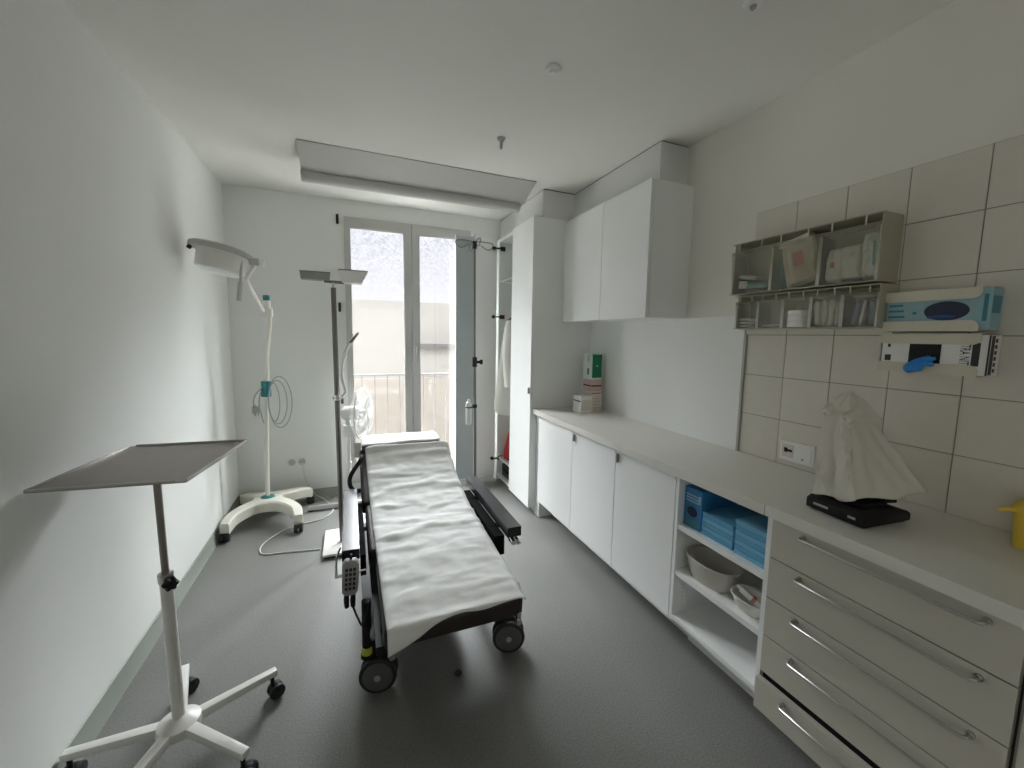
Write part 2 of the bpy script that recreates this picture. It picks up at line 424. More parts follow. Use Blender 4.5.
# ------------------------------------------------------------------ window (French window in the far wall)
W = bpy.data.objects.new('window_1', None); COL.objects.link(W); W.location = (.55, YB, 0); struct(W)
b = MB()
b.boxb(XW0, .0-.03, YB-.012, YB+.07, 0, ZC, .003); b.boxb(1.12, XW1, YB-.012, YB+.07, 0, ZC, .003)
b.boxb(-.03, 1.12, YB-.012, YB+.07, 2.52, ZC, .003); b.boxb(-.03, 1.12, YB-.012, YB+.07, 0, .10, .003)
b.build('frame', 'wall', W)
def sash(x0, x1, gx0, gx1):
    b = MB(); z0, z1 = .1, 2.52; gz0, gz1 = .26, 2.434
    y0, y1 = YB-.028, YB+.05
    b.boxb(x0, gx0, y0, y1, z0, z1, .004); b.boxb(gx1, x1, y0, y1, z0, z1, .004)
    b.boxb(gx0, gx1, y0, y1, gz1, z1, .004); b.boxb(gx0, gx1, y0, y1, z0, gz0, .004)
    o = b.build('sash', 'sash_grey', W)
    bb = MB(); yy = y0+.012
    for (a, c, e, f) in ((gx0-.0, gx0+.008, gz0, gz1), (gx1-.008, gx1, gz0, gz1)): bb.boxb(a, c, yy, yy+.02, e, f)
    for (e, f) in ((gz0, gz0+.008), (gz1-.008, gz1)): bb.boxb(gx0, gx1, yy, yy+.02, e, f)
    bb.build('glazing_bead', 'grey_plastic', W, smooth=False)
    MB().boxb(gx0, gx1, YB+.008, YB+.014, gz0, gz1).build('pane', 'pane', W, smooth=False)
sash(-.03, .546, .014, .484); sash(.552, 1.12, .617, 1.085)
for z in (2.49, 1.73, .9): MB().cyl((-.08, YB-.022, z-.04), (-.08, YB-.022, z+.04), .011, seg=12).build('hinge', 'hinge', W)
hd = MB(); hd.boxb(.555, .592, YB-.04, YB-.028, 1.27, 1.40, .004); hd.cyl((.573, YB-.04, 1.375), (.573, YB-.075, 1.375), .011, seg=12)
hd.tube([(.573, YB-.072, 1.385), (.573, YB-.08, 1.33), (.578, YB-.078, 1.26)], [.012, .011, .008], 10, sub=4)
hd.build('handle', 'steel', W)

# balcony, railing and the house across the yard
struct(MB().boxb(-1.4, 3.0, YB+.25, YB+.80, -.2, -.02).build('balcony_slab', 'concrete', smooth=False))
R_ = thing('balcony_railing', (.5, 4.6, -.02), 'grey metal balcony railing with thin upright bars outside the French window', 'railing')
b = MB(); b.boxb(-1.2, 2.6, 4.590, 4.610, 1.05, 1.068, .004); b.build('top_rail', 'rail', R_)
b = MB(); b.boxb(-1.2, 2.6, 4.588, 4.612, .06, .09, .004); b.build('bottom_rail', 'rail', R_)
x = -1.18
post = None
while x < 2.6:
    o = MB().boxb(-.005, .005, 4.595, 4.605, .085, 1.055).build('upright_bar', 'rail', R_, smooth=False) if post is None else post.copy()
    if post is None: post = o; bx0 = o.location.x; ox = R_.location.x
    else: COL.objects.link(o)
    o.location.x = x; x += .1285
for xx in (-1.15, 2.55): MB().boxb(xx-.018, xx+.018, 4.585, 4.615, -.02, 1.05, .003).build('post', 'rail', R_)
Hs = thing('building', (1.8, 9.5, -6), 'cream rendered house across the yard seen through the French window', 'building')
MB().boxb(-2.2, 5.5, 9.1, 12, -6, 2.2).build('facade', 'facade', Hs, smooth=False)
b = MB(); b.boxb(1.36, 5.3, 9.0, 9.1, 1.20, 1.30, .01); b.build('ledge', 'rail', Hs)
MB().boxb(-2.2, 5.5, 9.06, 9.1, -6, .55).build('lower_band', 'facade_low', Hs, smooth=False)
struct(MB().boxb(-14, 18, YB+.9, 24, -6.3, -6).build('ground', 'concrete', smooth=False))

# ------------------------------------------------------------------ ceiling things
L_ = thing('ceiling_lamp', (.52, 3.05, ZC), 'long white ceiling light trough above the window side of the room', 'ceiling lamp')
x0, x1 = -.275, 1.33
prof = [(2.918, ZC-.001), (2.918, ZC-.006), (3.00, ZC-.032), (3.08, ZC-.063), (3.155, ZC-.098), (3.19, ZC-.098), (3.22, ZC-.001)]
MB().prism(prof, 'x', x0, x1).build('reflector', 'fixture_grey', L_)
tr = [(3.150, ZC-.0985)] + [(3.200+.052*math.cos(a), ZC-.106+.050*math.sin(a)) for a in [PI+.05+k*(PI-.1)/12 for k in range(13)]] + [(3.245, ZC-.0985)]
MB().prism(tr, 'x', x0+.004, x1-.036).build('trough', 'fixture_grey', L_)
for xe in (x0-.003, x1-.037):
    MB().prism(tr, 'x', xe, xe+.006).build('end_cap', 'lamp_grey', L_)
for xa_ in (x0+.3, x1-.5): MB().boxb(xa_, xa_+.2, 3.195, 3.235, ZC-.06, ZC).build('bracket', 'alu', L_)

S_ = thing('smoke_detector', (.844, 1.707, ZC), 'white round flat smoke detector in the middle of the ceiling', 'smoke detector')
MB().lathe([(.032, 0), (.034, -.006), (.030, -.014), (.0, -.016)], (.844, 1.707, ZC)).build('housing', 'white_plastic', S_)
MB().lathe([(.018, -.014), (.016, -.024), (.0, -.026)], (.844, 1.707, ZC)).build('sensor_cap', 'white_plastic', S_)
S_ = thing('ceiling_hook', (.853, 2.393, ZC), 'small grey ceiling rose with a stub pointing down, near the light trough', 'ceiling fitting')
MB().lathe([(.024, 0), (.022, -.010), (.010, -.018), (.0, -.018)], (.853, 2.393, ZC)).build('rose', 'grey_plastic', S_)
MB().cyl((.853, 2.393, ZC-.017), (.853, 2.393, ZC-.062), .008, seg=14).build('stub', 'grey_plastic', S_)
S_ = thing('ceiling_sensor', (1.307, 1.11, ZC), 'small grey ceiling disc cut off by the top edge of the photo', 'ceiling fitting')
MB().lathe([(.036, 0), (.036, -.01), (.026, -.022), (.0, -.024)], (1.307, 1.105, ZC)).build('housing', 'white_plastic', S_)
MB().lathe([(.012, -.022), (.008, -.032), (.0, -.034)], (1.307, 1.105, ZC)).build('lens', 'grey_plastic', S_)

# ------------------------------------------------------------------ upper wall cabinet
U = thing('wall_cabinet', (1.75, 2.5, 1.625), 'white two-door wall cabinet hanging above the far worktop', 'cabinet')
MB().boxb(1.636, XR-.001, 1.9525, 3.018, 1.627, 2.4145, .001).build('body', 'laminate', U, smooth=False)
MB().boxb(1.614, 1.634, 1.955, 2.432, 1.624, 2.4145, .0015).build('door', 'laminate', U, smooth=False)
MB().boxb(1.614, 1.634, 2.437, 2.93, 1.624, 2.4145, .0015).build('door', 'laminate', U, smooth=False)
MB().boxb(1.634, 1.637, 1.96, 2.93, 1.63, 2.41).build('shadow_gap', 'gap', U, smooth=False)

# ------------------------------------------------------------------ tall cabinet
T = thing('tall_cabinet', (1.65, 3.5, 0), 'white tall wardrobe cabinet in the far corner with one door standing open', 'cabinet')
xf = 1.36; ya, yb_ = 3.0214, 3.90; zt = 2.447; zb = .055
MB().boxb(xf+.022, XR-.001, ya, ya+.02, zb, zt, .001).build('side_panel', 'laminate', T, smooth=False)
MB().boxb(xf+.022, XR-.001, yb_-.02, yb_, zb, zt, .001).build('side_panel', 'laminate', T, smooth=False)
MB().boxb(XR-.02, XR-.001, ya+.02, yb_-.02, zb, zt).build('back_panel', 'laminate', T, smooth=False)
MB().boxb(xf+.022, XR-.02, ya+.02, yb_-.02, zb, zb+.02, .001).build('bottom_panel', 'laminate', T, smooth=False)
MB().boxb(xf+.022, XR-.02, ya+.02, yb_-.02, zt-.03, zt, .001).build('top_panel', 'laminate', T, smooth=False)
MB().boxb(xf+.022, XR-.02, 3.46, 3.478, zb+.02, zt-.03).build('divider', 'laminate', T, smooth=False)
for z in (2.03, .235): MB().boxb(xf+.035, XR-.02, 3.479, yb_-.021, z, z+.018, .001).build('shelf', 'laminate', T, smooth=False)
MB().boxb(xf+.07, XR-.001, ya+.004, yb_, 0, zb-.001).build('plinth', 'laminate', T, smooth=False)
MB().boxb(xf+.022, XR-.001, yb_+.001, YB-.001, 0, zt).build('filler_panel', 'laminate', T, smooth=False)
d1 = MB().boxb(xf, xf+.02, ya-.001, 3.474, zb-.003, zt, .0015).build('door', 'laminate', T, smooth=False)
h = MB(); h.boxb(xf-.004, xf-.0005, 3.034, 3.058, 1.03, 1.08, .001); h.boxb(xf-.018, xf-.004, 3.034, 3.037, 1.03, 1.08, .0005); h.build('handle', 'steel', d1)
d2 = MB().boxb(.945, xf-.002, 3.885, 3.904, zb-.003, zt, .0015).build('door', 'laminate', T, smooth=False)
MB().boxb(.946, 1.125, 3.8815, 3.8845, zb, zt-.002).build('grey_strip', 'strip_grey', d2, smooth=False)  # darker grey strip over the outer part of the door's inner face
h = MB(); h.boxb(.965, .99, 3.875, 3.881, 1.14, 1.19, .001); h.build('handle', 'steel', d2)
for z in (2.355, 1.69, .24):
    b = MB(); b.cyl((xf-.035, 3.885, z), (xf-.035, 3.868, z), .017, seg=16); b.boxb(xf-.03, xf+.06, 3.862, 3.872, z-.007, z+.007, .002); b.boxb(xf+.03, xf+.08, 3.868, 3.880, z-.02, z+.02, .003)
    b.build('hinge', 'hinge', T)
MB().cyl((1.62, 3.479, 1.79), (1.62, yb_-.021, 1.79), .0125, seg=14).build('clothes_rail', 'chrome', T)

# coat on a hanger
Hg = thing('clothes_hanger', (1.62, 3.7, 1.79), 'dark hanger holding the white coat in the open wardrobe', 'hanger')
b = MB(); b.tube([(1.62, 3.70, 1.72), (1.62, 3.70, 1.76), (1.606, 3.70, 1.79), (1.62, 3.70, 1.8085), (1.636, 3.70, 1.795)], .0028, 8, sub=5); b.build('hook', 'hinge', Hg)
b = MB(); b.tube([(1.40, 3.70, 1.645), (1.50, 3.70, 1.695), (1.62, 3.70, 1.72), (1.74, 3.70, 1.695), (1.84, 3.70, 1.645)], .010, 8, sub=4); b.build('bar', 'pole_dark', Hg)
Ct = thing('coat', (1.6, 3.7, 1.65), 'long white cotton coat hanging inside the open wardrobe', 'coat')
def coat_ring(z, xa, xb, w, seed):
    r = []
    for k in range(36):
        a = 2*PI*k/36
        f = 1+.22*noise.noise(Vector((math.cos(a)*2.2+seed, math.sin(a)*2.2, z*.9)))
        r.append(((xa+xb)/2+(xb-xa)/2*math.copysign(abs(math.cos(a))**.7, math.cos(a)), 3.70+w*f*math.sin(a), z))
    return r
rings = [coat_ring(z, xa, xb, w, 1) for z, xa, xb, w in ((.70, 1.265, 1.88, .095), (.85, 1.28, 1.88, .090), (1.05, 1.305, 1.88, .082), (1.25, 1.33, 1.87, .075), (1.45, 1.355, 1.86, .066), (1.58, 1.385, 1.85, .055), (1.645, 1.40, 1.84, .035), (1.69, 1.50, 1.74, .026), (1.715, 1.57, 1.67, .030), (1.735, 1.58, 1.66, .034))]
subsurf(MB().loft(rings).build('body', 'coat', Ct), 1)
b = MB(); b.tube([(1.41, 3.64, 1.635), (1.385, 3.60, 1.50), (1.375, 3.59, 1.25), (1.39, 3.58, 1.02)], [.035, .054, .050, .044], 14, sub=5); b.build('sleeve', 'coat', Ct)
b = MB(); b.tube([(1.83, 3.66, 1.635), (1.83, 3.61, 1.50), (1.83, 3.60, 1.25), (1.82, 3.60, .93)], [.035, .055, .052, .045], 14, sub=5); b.build('sleeve', 'coat', Ct)
# red bag and black shoes at the bottom
Rb = thing('red_bag', (1.52, 3.72, .253), 'crumpled red bag on the low shelf inside the open wardrobe', 'bag')
rr = []
for z, s_ in ((0, 1), (.03, 1.08), (.10, 1.0), (.17, .75), (.24, .62), (.31, .5)):
    rr.append([(1.50+.09*s_*math.cos(a)*(1+.18*noise.noise(Vector((math.cos(a)*2, math.sin(a)*2, z*9)))), 3.73+.11*s_*math.sin(a)*(1+.2*noise.noise(Vector((math.cos(a)*2, math.sin(a)*2+5, z*9)))), .254+z) for a in [2*PI*k/28 for k in range(28)]])
subsurf(MB().loft(rr).build('body', 'red', Rb), 1)
b = MB(); b.tube([(1.47, 3.73, .555), (1.46, 3.72, .62), (1.50, 3.72, .65), (1.54, 3.73, .62), (1.53, 3.735, .555)], .008, 8, sub=4); b.build('strap', 'red', Rb)
Sh = thing('black_box', (1.53, 3.7, .075), 'black case below the red bag at the bottom of the open wardrobe', 'case')
MB().boxb(1.42, 1.70, 3.56, 3.83, .076, .19, .025, 3).build('body', 'black', Sh)
MB().tube([(1.425, 3.64, .14), (1.40, 3.645, .15), (1.40, 3.735, .15), (1.425, 3.74, .14)], .008, 8, sub=4).build('handle', 'black', Sh)

# ------------------------------------------------------------------ base cabinets under the far worktop
XD = 1.40
def base_cab(y0, y1, label, handle):
    c = thing('base_cabinet', (1.66, (y0+y1)/2, 0), label, 'cabinet', 'base cabinets under the far worktop')
    MB().boxb(XD+.022, XR-.001, y0+.001, y1-.001, .145, .862).build('body', 'laminate', c, smooth=False)
    d = MB().boxb(XD, XD+.02, y0+.002, y1-.002, .150, .861, .0015).build('door', 'laminate', c, smooth=False)
    MB().boxb(XD+.0205, XD+.0225, y0+.001, y1-.001, .150, .861).build('shadow_gap', 'gap', c, smooth=False)
    MB().boxb(1.548, XR-.001, y0+.0005, y1-.0005, 0, .145).build('plinth', 'laminate', c, smooth=False)
    if handle:
        h = MB(); yy = y1-.03
        h.boxb(XD-.004, XD-.0005, yy, yy+.024, .795, .845, .0008); h.boxb(XD-.018, XD-.004, yy, yy+.003, .795, .845, .0005)
        h.build('handle', 'steel', d)
base_cab(2.385, 2.93, 'white base cabinet at the far end, next to the tall wardrobe', False)
base_cab(1.892, 2.382, 'white base cabinet, middle one of the three with plain doors', True)
base_cab(1.418, 1.889, 'white base cabinet directly beside the open shelf unit', True)
fp = tag(MB().boxb(XD+.02, XR-.001, 2.932, 3.019, 0, .862).build('filler_panel', 'laminate', smooth=False), 'narrow white filler panel between base cabinets and tall wardrobe', 'panel')

# open shelf unit
O_ = thing('shelf_unit', (1.66, 1.18, 0), 'white open shelf unit between the base cabinets and the drawers', 'shelf')
y0, y1 = .944, 1.414
MB().boxb(XD, XR-.001, y0, y0+.018, .15, .862, .001).build('side_panel', 'laminate', O_, smooth=False)
MB().boxb(XD, XR-.001, y1-.018, y1, .15, .862, .001).build('side_panel', 'laminate', O_, smooth=False)
MB().boxb(XR-.02, XR-.001, y0+.018, y1-.018, .15, .862).build('back_panel', 'laminate', O_, smooth=False)
MB().boxb(XD, XR-.021, y0+.0185, y1-.0185, .16, .182, .001).build('bottom_panel', 'laminate', O_, smooth=False)
for z in (.612, .385): MB().boxb(XD+.004, XR-.021, y0+.0185, y1-.0185, z, z+.024, .001).build('shelf', 'laminate', O_, smooth=False)
MB().boxb(1.535, XR-.001, y0, y1, 0, .15).build('plinth', 'laminate', O_, smooth=False)
b = MB()
for k in range(9): b.cyl((1.46, y1-.0185, .44+k*.02), (1.46, y1-.0175, .44+k*.02), .0025, seg=8)
for k in range(7): b.cyl((1.46, y1-.0185, .22+k*.02), (1.46, y1-.0175, .22+k*.02), .0025, seg=8)
b.build('peg_hole', 'grey_plastic', O_)

# worktops
MBw = MB().boxb(1.384, XR-.001, .9695, 3.0205, .865, ZK, .006, 3)
tag(MBw.build('worktop', 'top'), 'long pale worktop running from the wardrobe to the drawers', 'worktop')
MBw = MB().boxb(1.384, XR-.001, .346, .966, .866, ZK+.002, .008, 3)
wt = MBw.build('worktop', 'top'); tag(wt, 'pale worktop with rounded front edge on top of the drawer unit', 'worktop')
MB().boxb(1.382, XR-.002, .336, .3458, .864, ZK+.0025, .002).build('edge_strip', 'white_plastic', wt)

# drawer unit
D_ = thing('drawer_unit', (1.66, .63, 0), 'beige five-drawer unit with long bar handles, lowest drawer slightly open', 'drawers')
dx = 1.395; dy0, dy1 = .342, .941
MB().boxb(dx+.022, XR-.001, .331, .942, .140, .864).build('body', 'beige', D_, smooth=False)
MB().boxb(dx+.0205, dx+.0225, dy0-.004, dy1, .142, .862).build('shadow_gap', 'gap', D_, smooth=False)
MB().boxb(1.512, XR-.001, .331, .942, 0, .139).build('plinth', 'beige_dark', D_, smooth=False)
for z0, z1, hz, pull in ((.720, .863, 0, 0), (.566, .716, 0, 0), (.417, .562, 0, 0), (.272, .413, 0, 0), (.130, .252, 0, .020)):
    px = dx-pull
    d = MB().boxb(px, px+.02, dy0, dy1, z0, z1, .0015).build('drawer', 'beige', D_, smooth=False)
    if pull:
        MB().boxb(px+.021, dx+.30, dy0+.03, dy0+.045, z0+.01, z1-.02).build('drawer_side', 'grey_plastic', d, smooth=False)
        MB().boxb(px+.021, dx+.30, dy1-.045, dy1-.03, z0+.01, z1-.02).build('drawer_side', 'grey_plastic', d, smooth=False)
    hx = px-.032; hz_ = z1-.021
    b = MB()
    b.tube([(px-.0005, .832, hz_), (hx+.008, .832, hz_), (hx, .824, hz_), (hx, .41, hz_), (hx+.008, .402, hz_), (px-.0005, .402, hz_)], .0048, 10)
    b.cyl((px-.0002, .832, hz_), (px-.006, .832, hz_), .009, seg=14); b.cyl((px-.0002, .402, hz_), (px-.006, .402, hz_), .009, seg=14)
    b.build('handle', 'steel', d)
sp = tag(MB().boxb(1.397, XR-.001, -.25, .329, .0, .862, .001).build('side_cabinet', 'beige', smooth=False), 'beige cabinet just right of the drawer unit at the photo edge', 'cabinet')

# ------------------------------------------------------------------ things on the open shelves
ST = .6365
bx = thing('carton', (1.52, 1.34, ST), 'blue printed carton at the far end of the top open shelf', 'box')
MB().boxb(1.435, 1.66, 1.292, 1.392, ST, ST+.185, .002).build('body', 'box_blue', bx, smooth=False)
b = MB()
for k in range(3): b.boxb(1.4338, 1.4348, 1.315-.004*k, 1.382, ST+.148-.014*k, ST+.156-.014*k)
b.boxb(1.4338, 1.4348, 1.300, 1.312, ST+.125, ST+.16); b.build('printing', 'box_pale', bx, smooth=False)
b = MB(); b.ball((1.4345, 1.345, ST+.075), .03, (.03, 1, .8)); b.build('print_patch', 'navy', bx)
b = MB(); b.boxb(1.4336, 1.4346, 1.297, 1.388, ST+.004, ST+.045); b.build('print_band', 'aqua_dark', bx, smooth=False)
def pouch(x0, x1, y0, y1, z0, z1, seed, name, material, parent=None, fold=0):
    """soft folded pack: rounded slab with gently wavy faces"""
    b = MB(); b.boxb(x0, x1, y0, y1, z0, z1, min((z1-z0)*.45, .008), 3)
    bmesh.ops.subdivide_edges(b.bm, edges=[e for e in b.bm.edges if e.calc_length() > .04], cuts=3, use_grid_fill=True)
    for v in b.bm.verts:
        n = noise.noise_vector(v.co*22+Vector((seed, seed*1.7, 0)))
        v.co += Vector((n.x*.004, n.y*.003, n.z*min(.0022, (z1-z0)*.12)))
    return b.build(name, material, parent)
drape_no = ['lowest', 'second from the bottom', 'third from the bottom', 'fourth from the bottom', 'fifth from the bottom', 'sixth from the bottom', 'top']
n1 = 5
for k in range(n1):
    z = ST+.0012+k*.0205
    w = 'topmost' if k == n1-1 else drape_no[k]
    tag(pouch(1.432, 1.66, 1.125+.003*math.sin(k*2), 1.283, z, z+.0185, k, 'folded_drape', 'drape_light' if k % 2 else 'drape'), 'folded light blue drape, %s of the stack beside the blue carton' % w, 'drape', 'folded drapes on the top open shelf')
n2 = 7
for k in range(n2):
    z = ST+.0012+k*.0205
    w = 'topmost' if k == n2-1 else drape_no[k]
    tag(pouch(1.428+.003*math.sin(k*3), 1.67, .972, 1.112, z, z+.0185, k+20, 'folded_drape', 'drape' if k % 2 else 'drape_light'), 'folded light blue drape, %s of the stack nearest the drawers' % w, 'drape', 'folded drapes on the top open shelf')
SM = .4092
def oval_bowl(name, cx, cy, a, b_, h_, th, base, label, material, lip=.006, rot=0):
    o = thing(name, (cx, cy, SM), label, 'bowl')
    def ring(f, z, grow=0):
        r = []
        for k in range(40):
            t = 2*PI*k/40
            ct, st = math.cos(t), math.sin(t)
            x_, y_ = (a*f+grow)*math.copysign(abs(ct)**.85, ct), (b_*f+grow)*math.copysign(abs(st)**.85, st)
            r.append((cx+x_*math.cos(rot)-y_*math.sin(rot), cy+x_*math.sin(rot)+y_*math.cos(rot), SM+z))
        return r
    rings = [ring(base, .0005), ring(base+(1-base)*.55, h_*.35), ring(.95, h_*.75), ring(1, h_*.97), ring(1, h_, lip), ring(1, h_+.004, lip*.6), ring(1, h_, -th), ring(.95, h_*.75, -th), ring(base+(1-base)*.5, h_*.38, -th), ring(base*.9, th+.001, -th*.5)]
    MB().loft(rings).build('shell', material, o)
    return o
ob = oval_bowl('basin', 1.495, 1.266, .080, .125, .098, .004, .78, 'large oval grey-beige basin on the middle open shelf', 'basin', rot=.0)
oval_bowl('bowl', 1.475, 1.053, .062, .072, .062, .004, .62, 'small white bowl holding a tube, beside the large basin', 'bowl')
tb = thing('tube', (1.47, 1.05, SM+.03), 'small white tube with red print lying in the small bowl', 'tube')
mt = Matrix.Translation((1.468, 1.050, SM+.062)) @ Euler((.5, .15, .45)).to_matrix().to_4x4()
b = MB(); b.boxb(-.014, .014, -.045, .045, -.010, .010, .008, 3, mt); b.build('body', 'white_plastic', tb)
b = MB(); b.boxb(-.0145, .0145, -.018, -.004, -.0105, .0105, .008, 3, mt); b.build('print_band', 'pack_red', tb)
b = MB(); b.cyl(mt @ Vector((0, .045, 0)), mt @ Vector((0, .060, 0)), .008, seg=12); b.build('cap', 'white_card', tb)

# ------------------------------------------------------------------ tilt-bin organizers
def organizer(x0, y0, y1, z0, z1, n, label, lean):
    o = thing('bin_organizer', (XR-.07, (y0+y1)/2, z0), label, 'organizer', 'bin organizers on the tiled wall')
    xb = XR-.0056; t = .004
    b = MB()
    b.boxb(xb-.006, xb, y0, y1, z0, z1); b.boxb(x0, xb-.006, y0, y1, z1-t, z1); b.boxb(x0, xb-.006, y0, y1, z0, z0+t)
    b.boxb(x0, xb-.006, y0, y0+t, z0+t, z1-t); b.boxb(x0+.02, xb-.006, y1-t, y1, z0+t, z1-t)
    b.build('housing', 'organizer', o, smooth=False)
    w = (y1-y0-2*t)/n; h_ = z1-z0-2*t
    for k in range(n):
        ya = y0+t+k*w+.002; yc = ya+w-.004
        b = MB()
        # front sheet leaning out a little at the top, sides and floor
        fx0, fx1 = x0+.004, x0+.004-lean
        zt = z1-t-.004-h_*.14
        b.prism([(fx0, z0+t+.001), (fx0+.003, z0+t+.001), (fx1+.003, zt), (fx1, zt)], 'y', ya, yc)
        for yy in (ya, yc-.002):
            b.prism([(fx0+.003, z0+t+.001), (xb-.012, z0+t+.001), (xb-.03, zt-.01), (fx1+.003, zt)], 'y', yy, yy+.002)
        b.boxb(fx0+.003, xb-.012, ya+.002, yc-.002, z0+t+.001, z0+t+.003)
        bn = b.build('bin', 'bin', o, smooth=False)
        bb = MB(); bb.boxb(fx1-.010, fx1-.0002, ya+.012, yc-.012, zt-.016, zt-.001, .003); bb.build('grip', 'bin', bn)
        for yy in (ya+.2*w, yc-.2*w-.004):
            MB().boxb(fx1-.003, fx1-.0003, yy, yy+.004, zt, z1-t-.001).build('edge_rib', 'rib', bn, smooth=False)
        for yy in (ya-.001, yc-.004):
            MB().boxb(fx0-.003, fx0-.0002, yy, yy+.005, z0+t+.001, zt*.98+z0*.02).build('edge_rib', 'rib', bn, smooth=False)
    return o
organizer(1.800, .905, 1.540, 1.728, 1.978, 3, 'beige wall organizer with three wide clear tilt bins, upper of the two', .012)
organizer(1.812, .896, 1.512, 1.556, 1.720, 5, 'beige wall organizer with five narrow clear tilt bins, lower of the two', .008)
# contents of the upper row (bin 3 is nearest the camera): bins y .905-1.117-1.328-1.54
ZU = 1.7355
def packet(label, cat, c, size, rot, material, name='packet', parts=(), group=None):
    o = thing(name, (c[0], c[1], c[2]-size[2]/2), label, cat, group)
    m = Matrix.Translation(c) @ Euler(rot).to_matrix().to_4x4()
    b = MB(); ax_t = min(range(3), key=lambda q: size[q]); ua, va = [q for q in range(3) if q != ax_t]
    nu, nv = 14, 14
    def side(sg):
        def fn(u, v):
            a_, c_ = (u-.5)*2, (v-.5)*2
            p = [0, 0, 0]; p[ua] = a_*size[ua]/2*(1-.03*c_*c_); p[va] = c_*size[va]/2*(1-.03*a_*a_)
            hgt = (max(0, 1-a_**6)*max(0, 1-c_**6))**.5
            w_ = noise.noise(Vector((a_*2.2+c[1]*40, c_*2.2, sg*2+c[2]*20)))
            p[ax_t] = sg*size[ax_t]/2*hgt*(.78+.32*w_)
            return m @ Vector(p)
        return fn
    b.grid(side(1), nu, nv); b.grid(side(-1), nu, nv)
    bmesh.ops.remove_doubles(b.bm, verts=b.bm.verts[:], dist=.0004); bmesh.ops.recalc_face_normals(b.bm, faces=b.bm.faces[:])
    b.build('pouch', material, o)
    for (nm, mat_, lo, hi) in parts:
        b = MB(); b.boxb(lo[0], hi[0], lo[1], hi[1], lo[2], hi[2], 0, 1, m); b.build(nm, mat_, o, smooth=False)
    return o
packet('white and teal packet lying in the leftmost bin of the upper organizer', 'packet', (1.852, 1.43, ZU+.034), (.06, .165, .040), (.12, 0, 0), 'pack_teal', parts=[('paper_label', 'pack_white', (-.0325, .03, -.018), (-.0305, .075, .018))])
packet('small white packet on top of the teal one in the upper organizer', 'packet', (1.852, 1.47, ZU+.0765), (.05, .10, .024), (.15, 0, 0), 'pack_white')
packet('bulky beige pouch with a red print leaning in the middle bin', 'packet', (1.846, 1.222, ZU+.118), (.06, .150, .215), (-.22, 0, 0), 'pack_beige', parts=[('printed_spot', 'pack_red', (-.0305, -.028, -.025), (-.0295, .014, .035)), ('clear_rim', 'pack_white', (-.0285, -.066, .078), (-.0275, .066, .10)), ('print_line', 'pack_white', (-.0312, .020, -.05), (-.0302, .034, .05))])
packet('thin teal pouch squeezed beside the bulky beige pouch', 'packet', (1.87, 1.305, ZU+.075), (.06, .02, .13), (0, 0, 0), 'pack_teal')
packet('white paper pouch at the left of the nearest upper bin', 'packet', (1.855, 1.082, ZU+.076), (.06, .060, .135), (.06, 0, 0), 'pack_white', parts=[('printed_mark', 'pack_red', (-.028, -.008, -.01), (-.0265, .006, .012))])
packet('white paper pouch in the middle of the nearest upper bin', 'packet', (1.85, 1.020, ZU+.078), (.06, .072, .140), (-.06, 0, 0), 'pack_white')
packet('tall pale patterned packet at the right of the nearest upper bin', 'packet', (1.852, .951, ZU+.094), (.06, .066, .178), (-.05, 0, 0), 'pack_pattern', parts=[('print_line', 'pack_teal', (-.0312, -.020, -.04), (-.0302, -.012, .05))])
# contents of the lower row: bins of ~.1217 from y .90
ZL = 1.5635
for k in range(3):
    w = ('lowest', 'middle', 'topmost')[k]
    packet('small white dressing pack in the leftmost lower bin, %s of three' % w, 'packet', (1.856, 1.452, ZL+.008+k*.0165), (.065, .082, .0135), (0, 0, .02*k), 'pack_white', 'dressing_pack', (), 'dressing packs in the lower organizer')
packet('flat white strip lying alone in the second lower bin', 'packet', (1.856, 1.33, ZL+.008), (.065, .09, .014), (0, 0, 0), 'pack_white')
for k in range(3):
    w = ('lowest', 'middle', 'topmost')[k]
    o = thing('tape_roll', (1.855, 1.205, ZL+k*.0245), 'flat white tape roll in the middle lower bin, %s of three' % w, 'tape', 'tape rolls in the lower organizer')
    MB().lathe([(.014, 0), (.050, 0), (.051, .003), (.051, .020), (.050, .0235), (.014, .0235), (.014, 0)], (1.855, 1.205, ZL+k*.0245), seg=32).build('roll', 'white_card', o)
    MB().lathe([(.0115, .001), (.0139, .001), (.0139, .0225), (.0115, .0225), (.0115, .001)], (1.855, 1.205, ZL+k*.0245), seg=24).build('core', 'cream_card', o)
for k in range(4):
    w = ('leftmost', 'second from the left', 'third from the left', 'rightmost')[k]
    packet('upright clear pouch in the fourth lower bin, %s of four' % w, 'packet', (1.856, 1.128-k*.028, ZL+.058), (.06, .027, .112-.008*(k == 0)), (.05*(k-1.5), 0, 0), 'pack_white', 'pouch', (), 'pouches in the fourth lower bin')
packet('slate blue pouch leaning left in the rightmost lower bin', 'packet', (1.86, .985, ZL+.052), (.055, .032, .100), (.12, 0, 0), 'pack_blue')
packet('slate blue pouch leaning right in the rightmost lower bin', 'packet', (1.86, .932, ZL+.052), (.055, .034, .100), (-.1, 0, 0), 'pack_blue')
packet('thin white pouch between the two slate pouches', 'packet', (1.845, .957, ZL+.050), (.04, .014, .095), (.10, 0, 0), 'pack_white')
packet('white card lying across the slate pouches in the rightmost lower bin', 'card', (1.856, .958, ZL+.1155), (.05, .09, .012), (0, 0, 0), 'white_card', 'card')

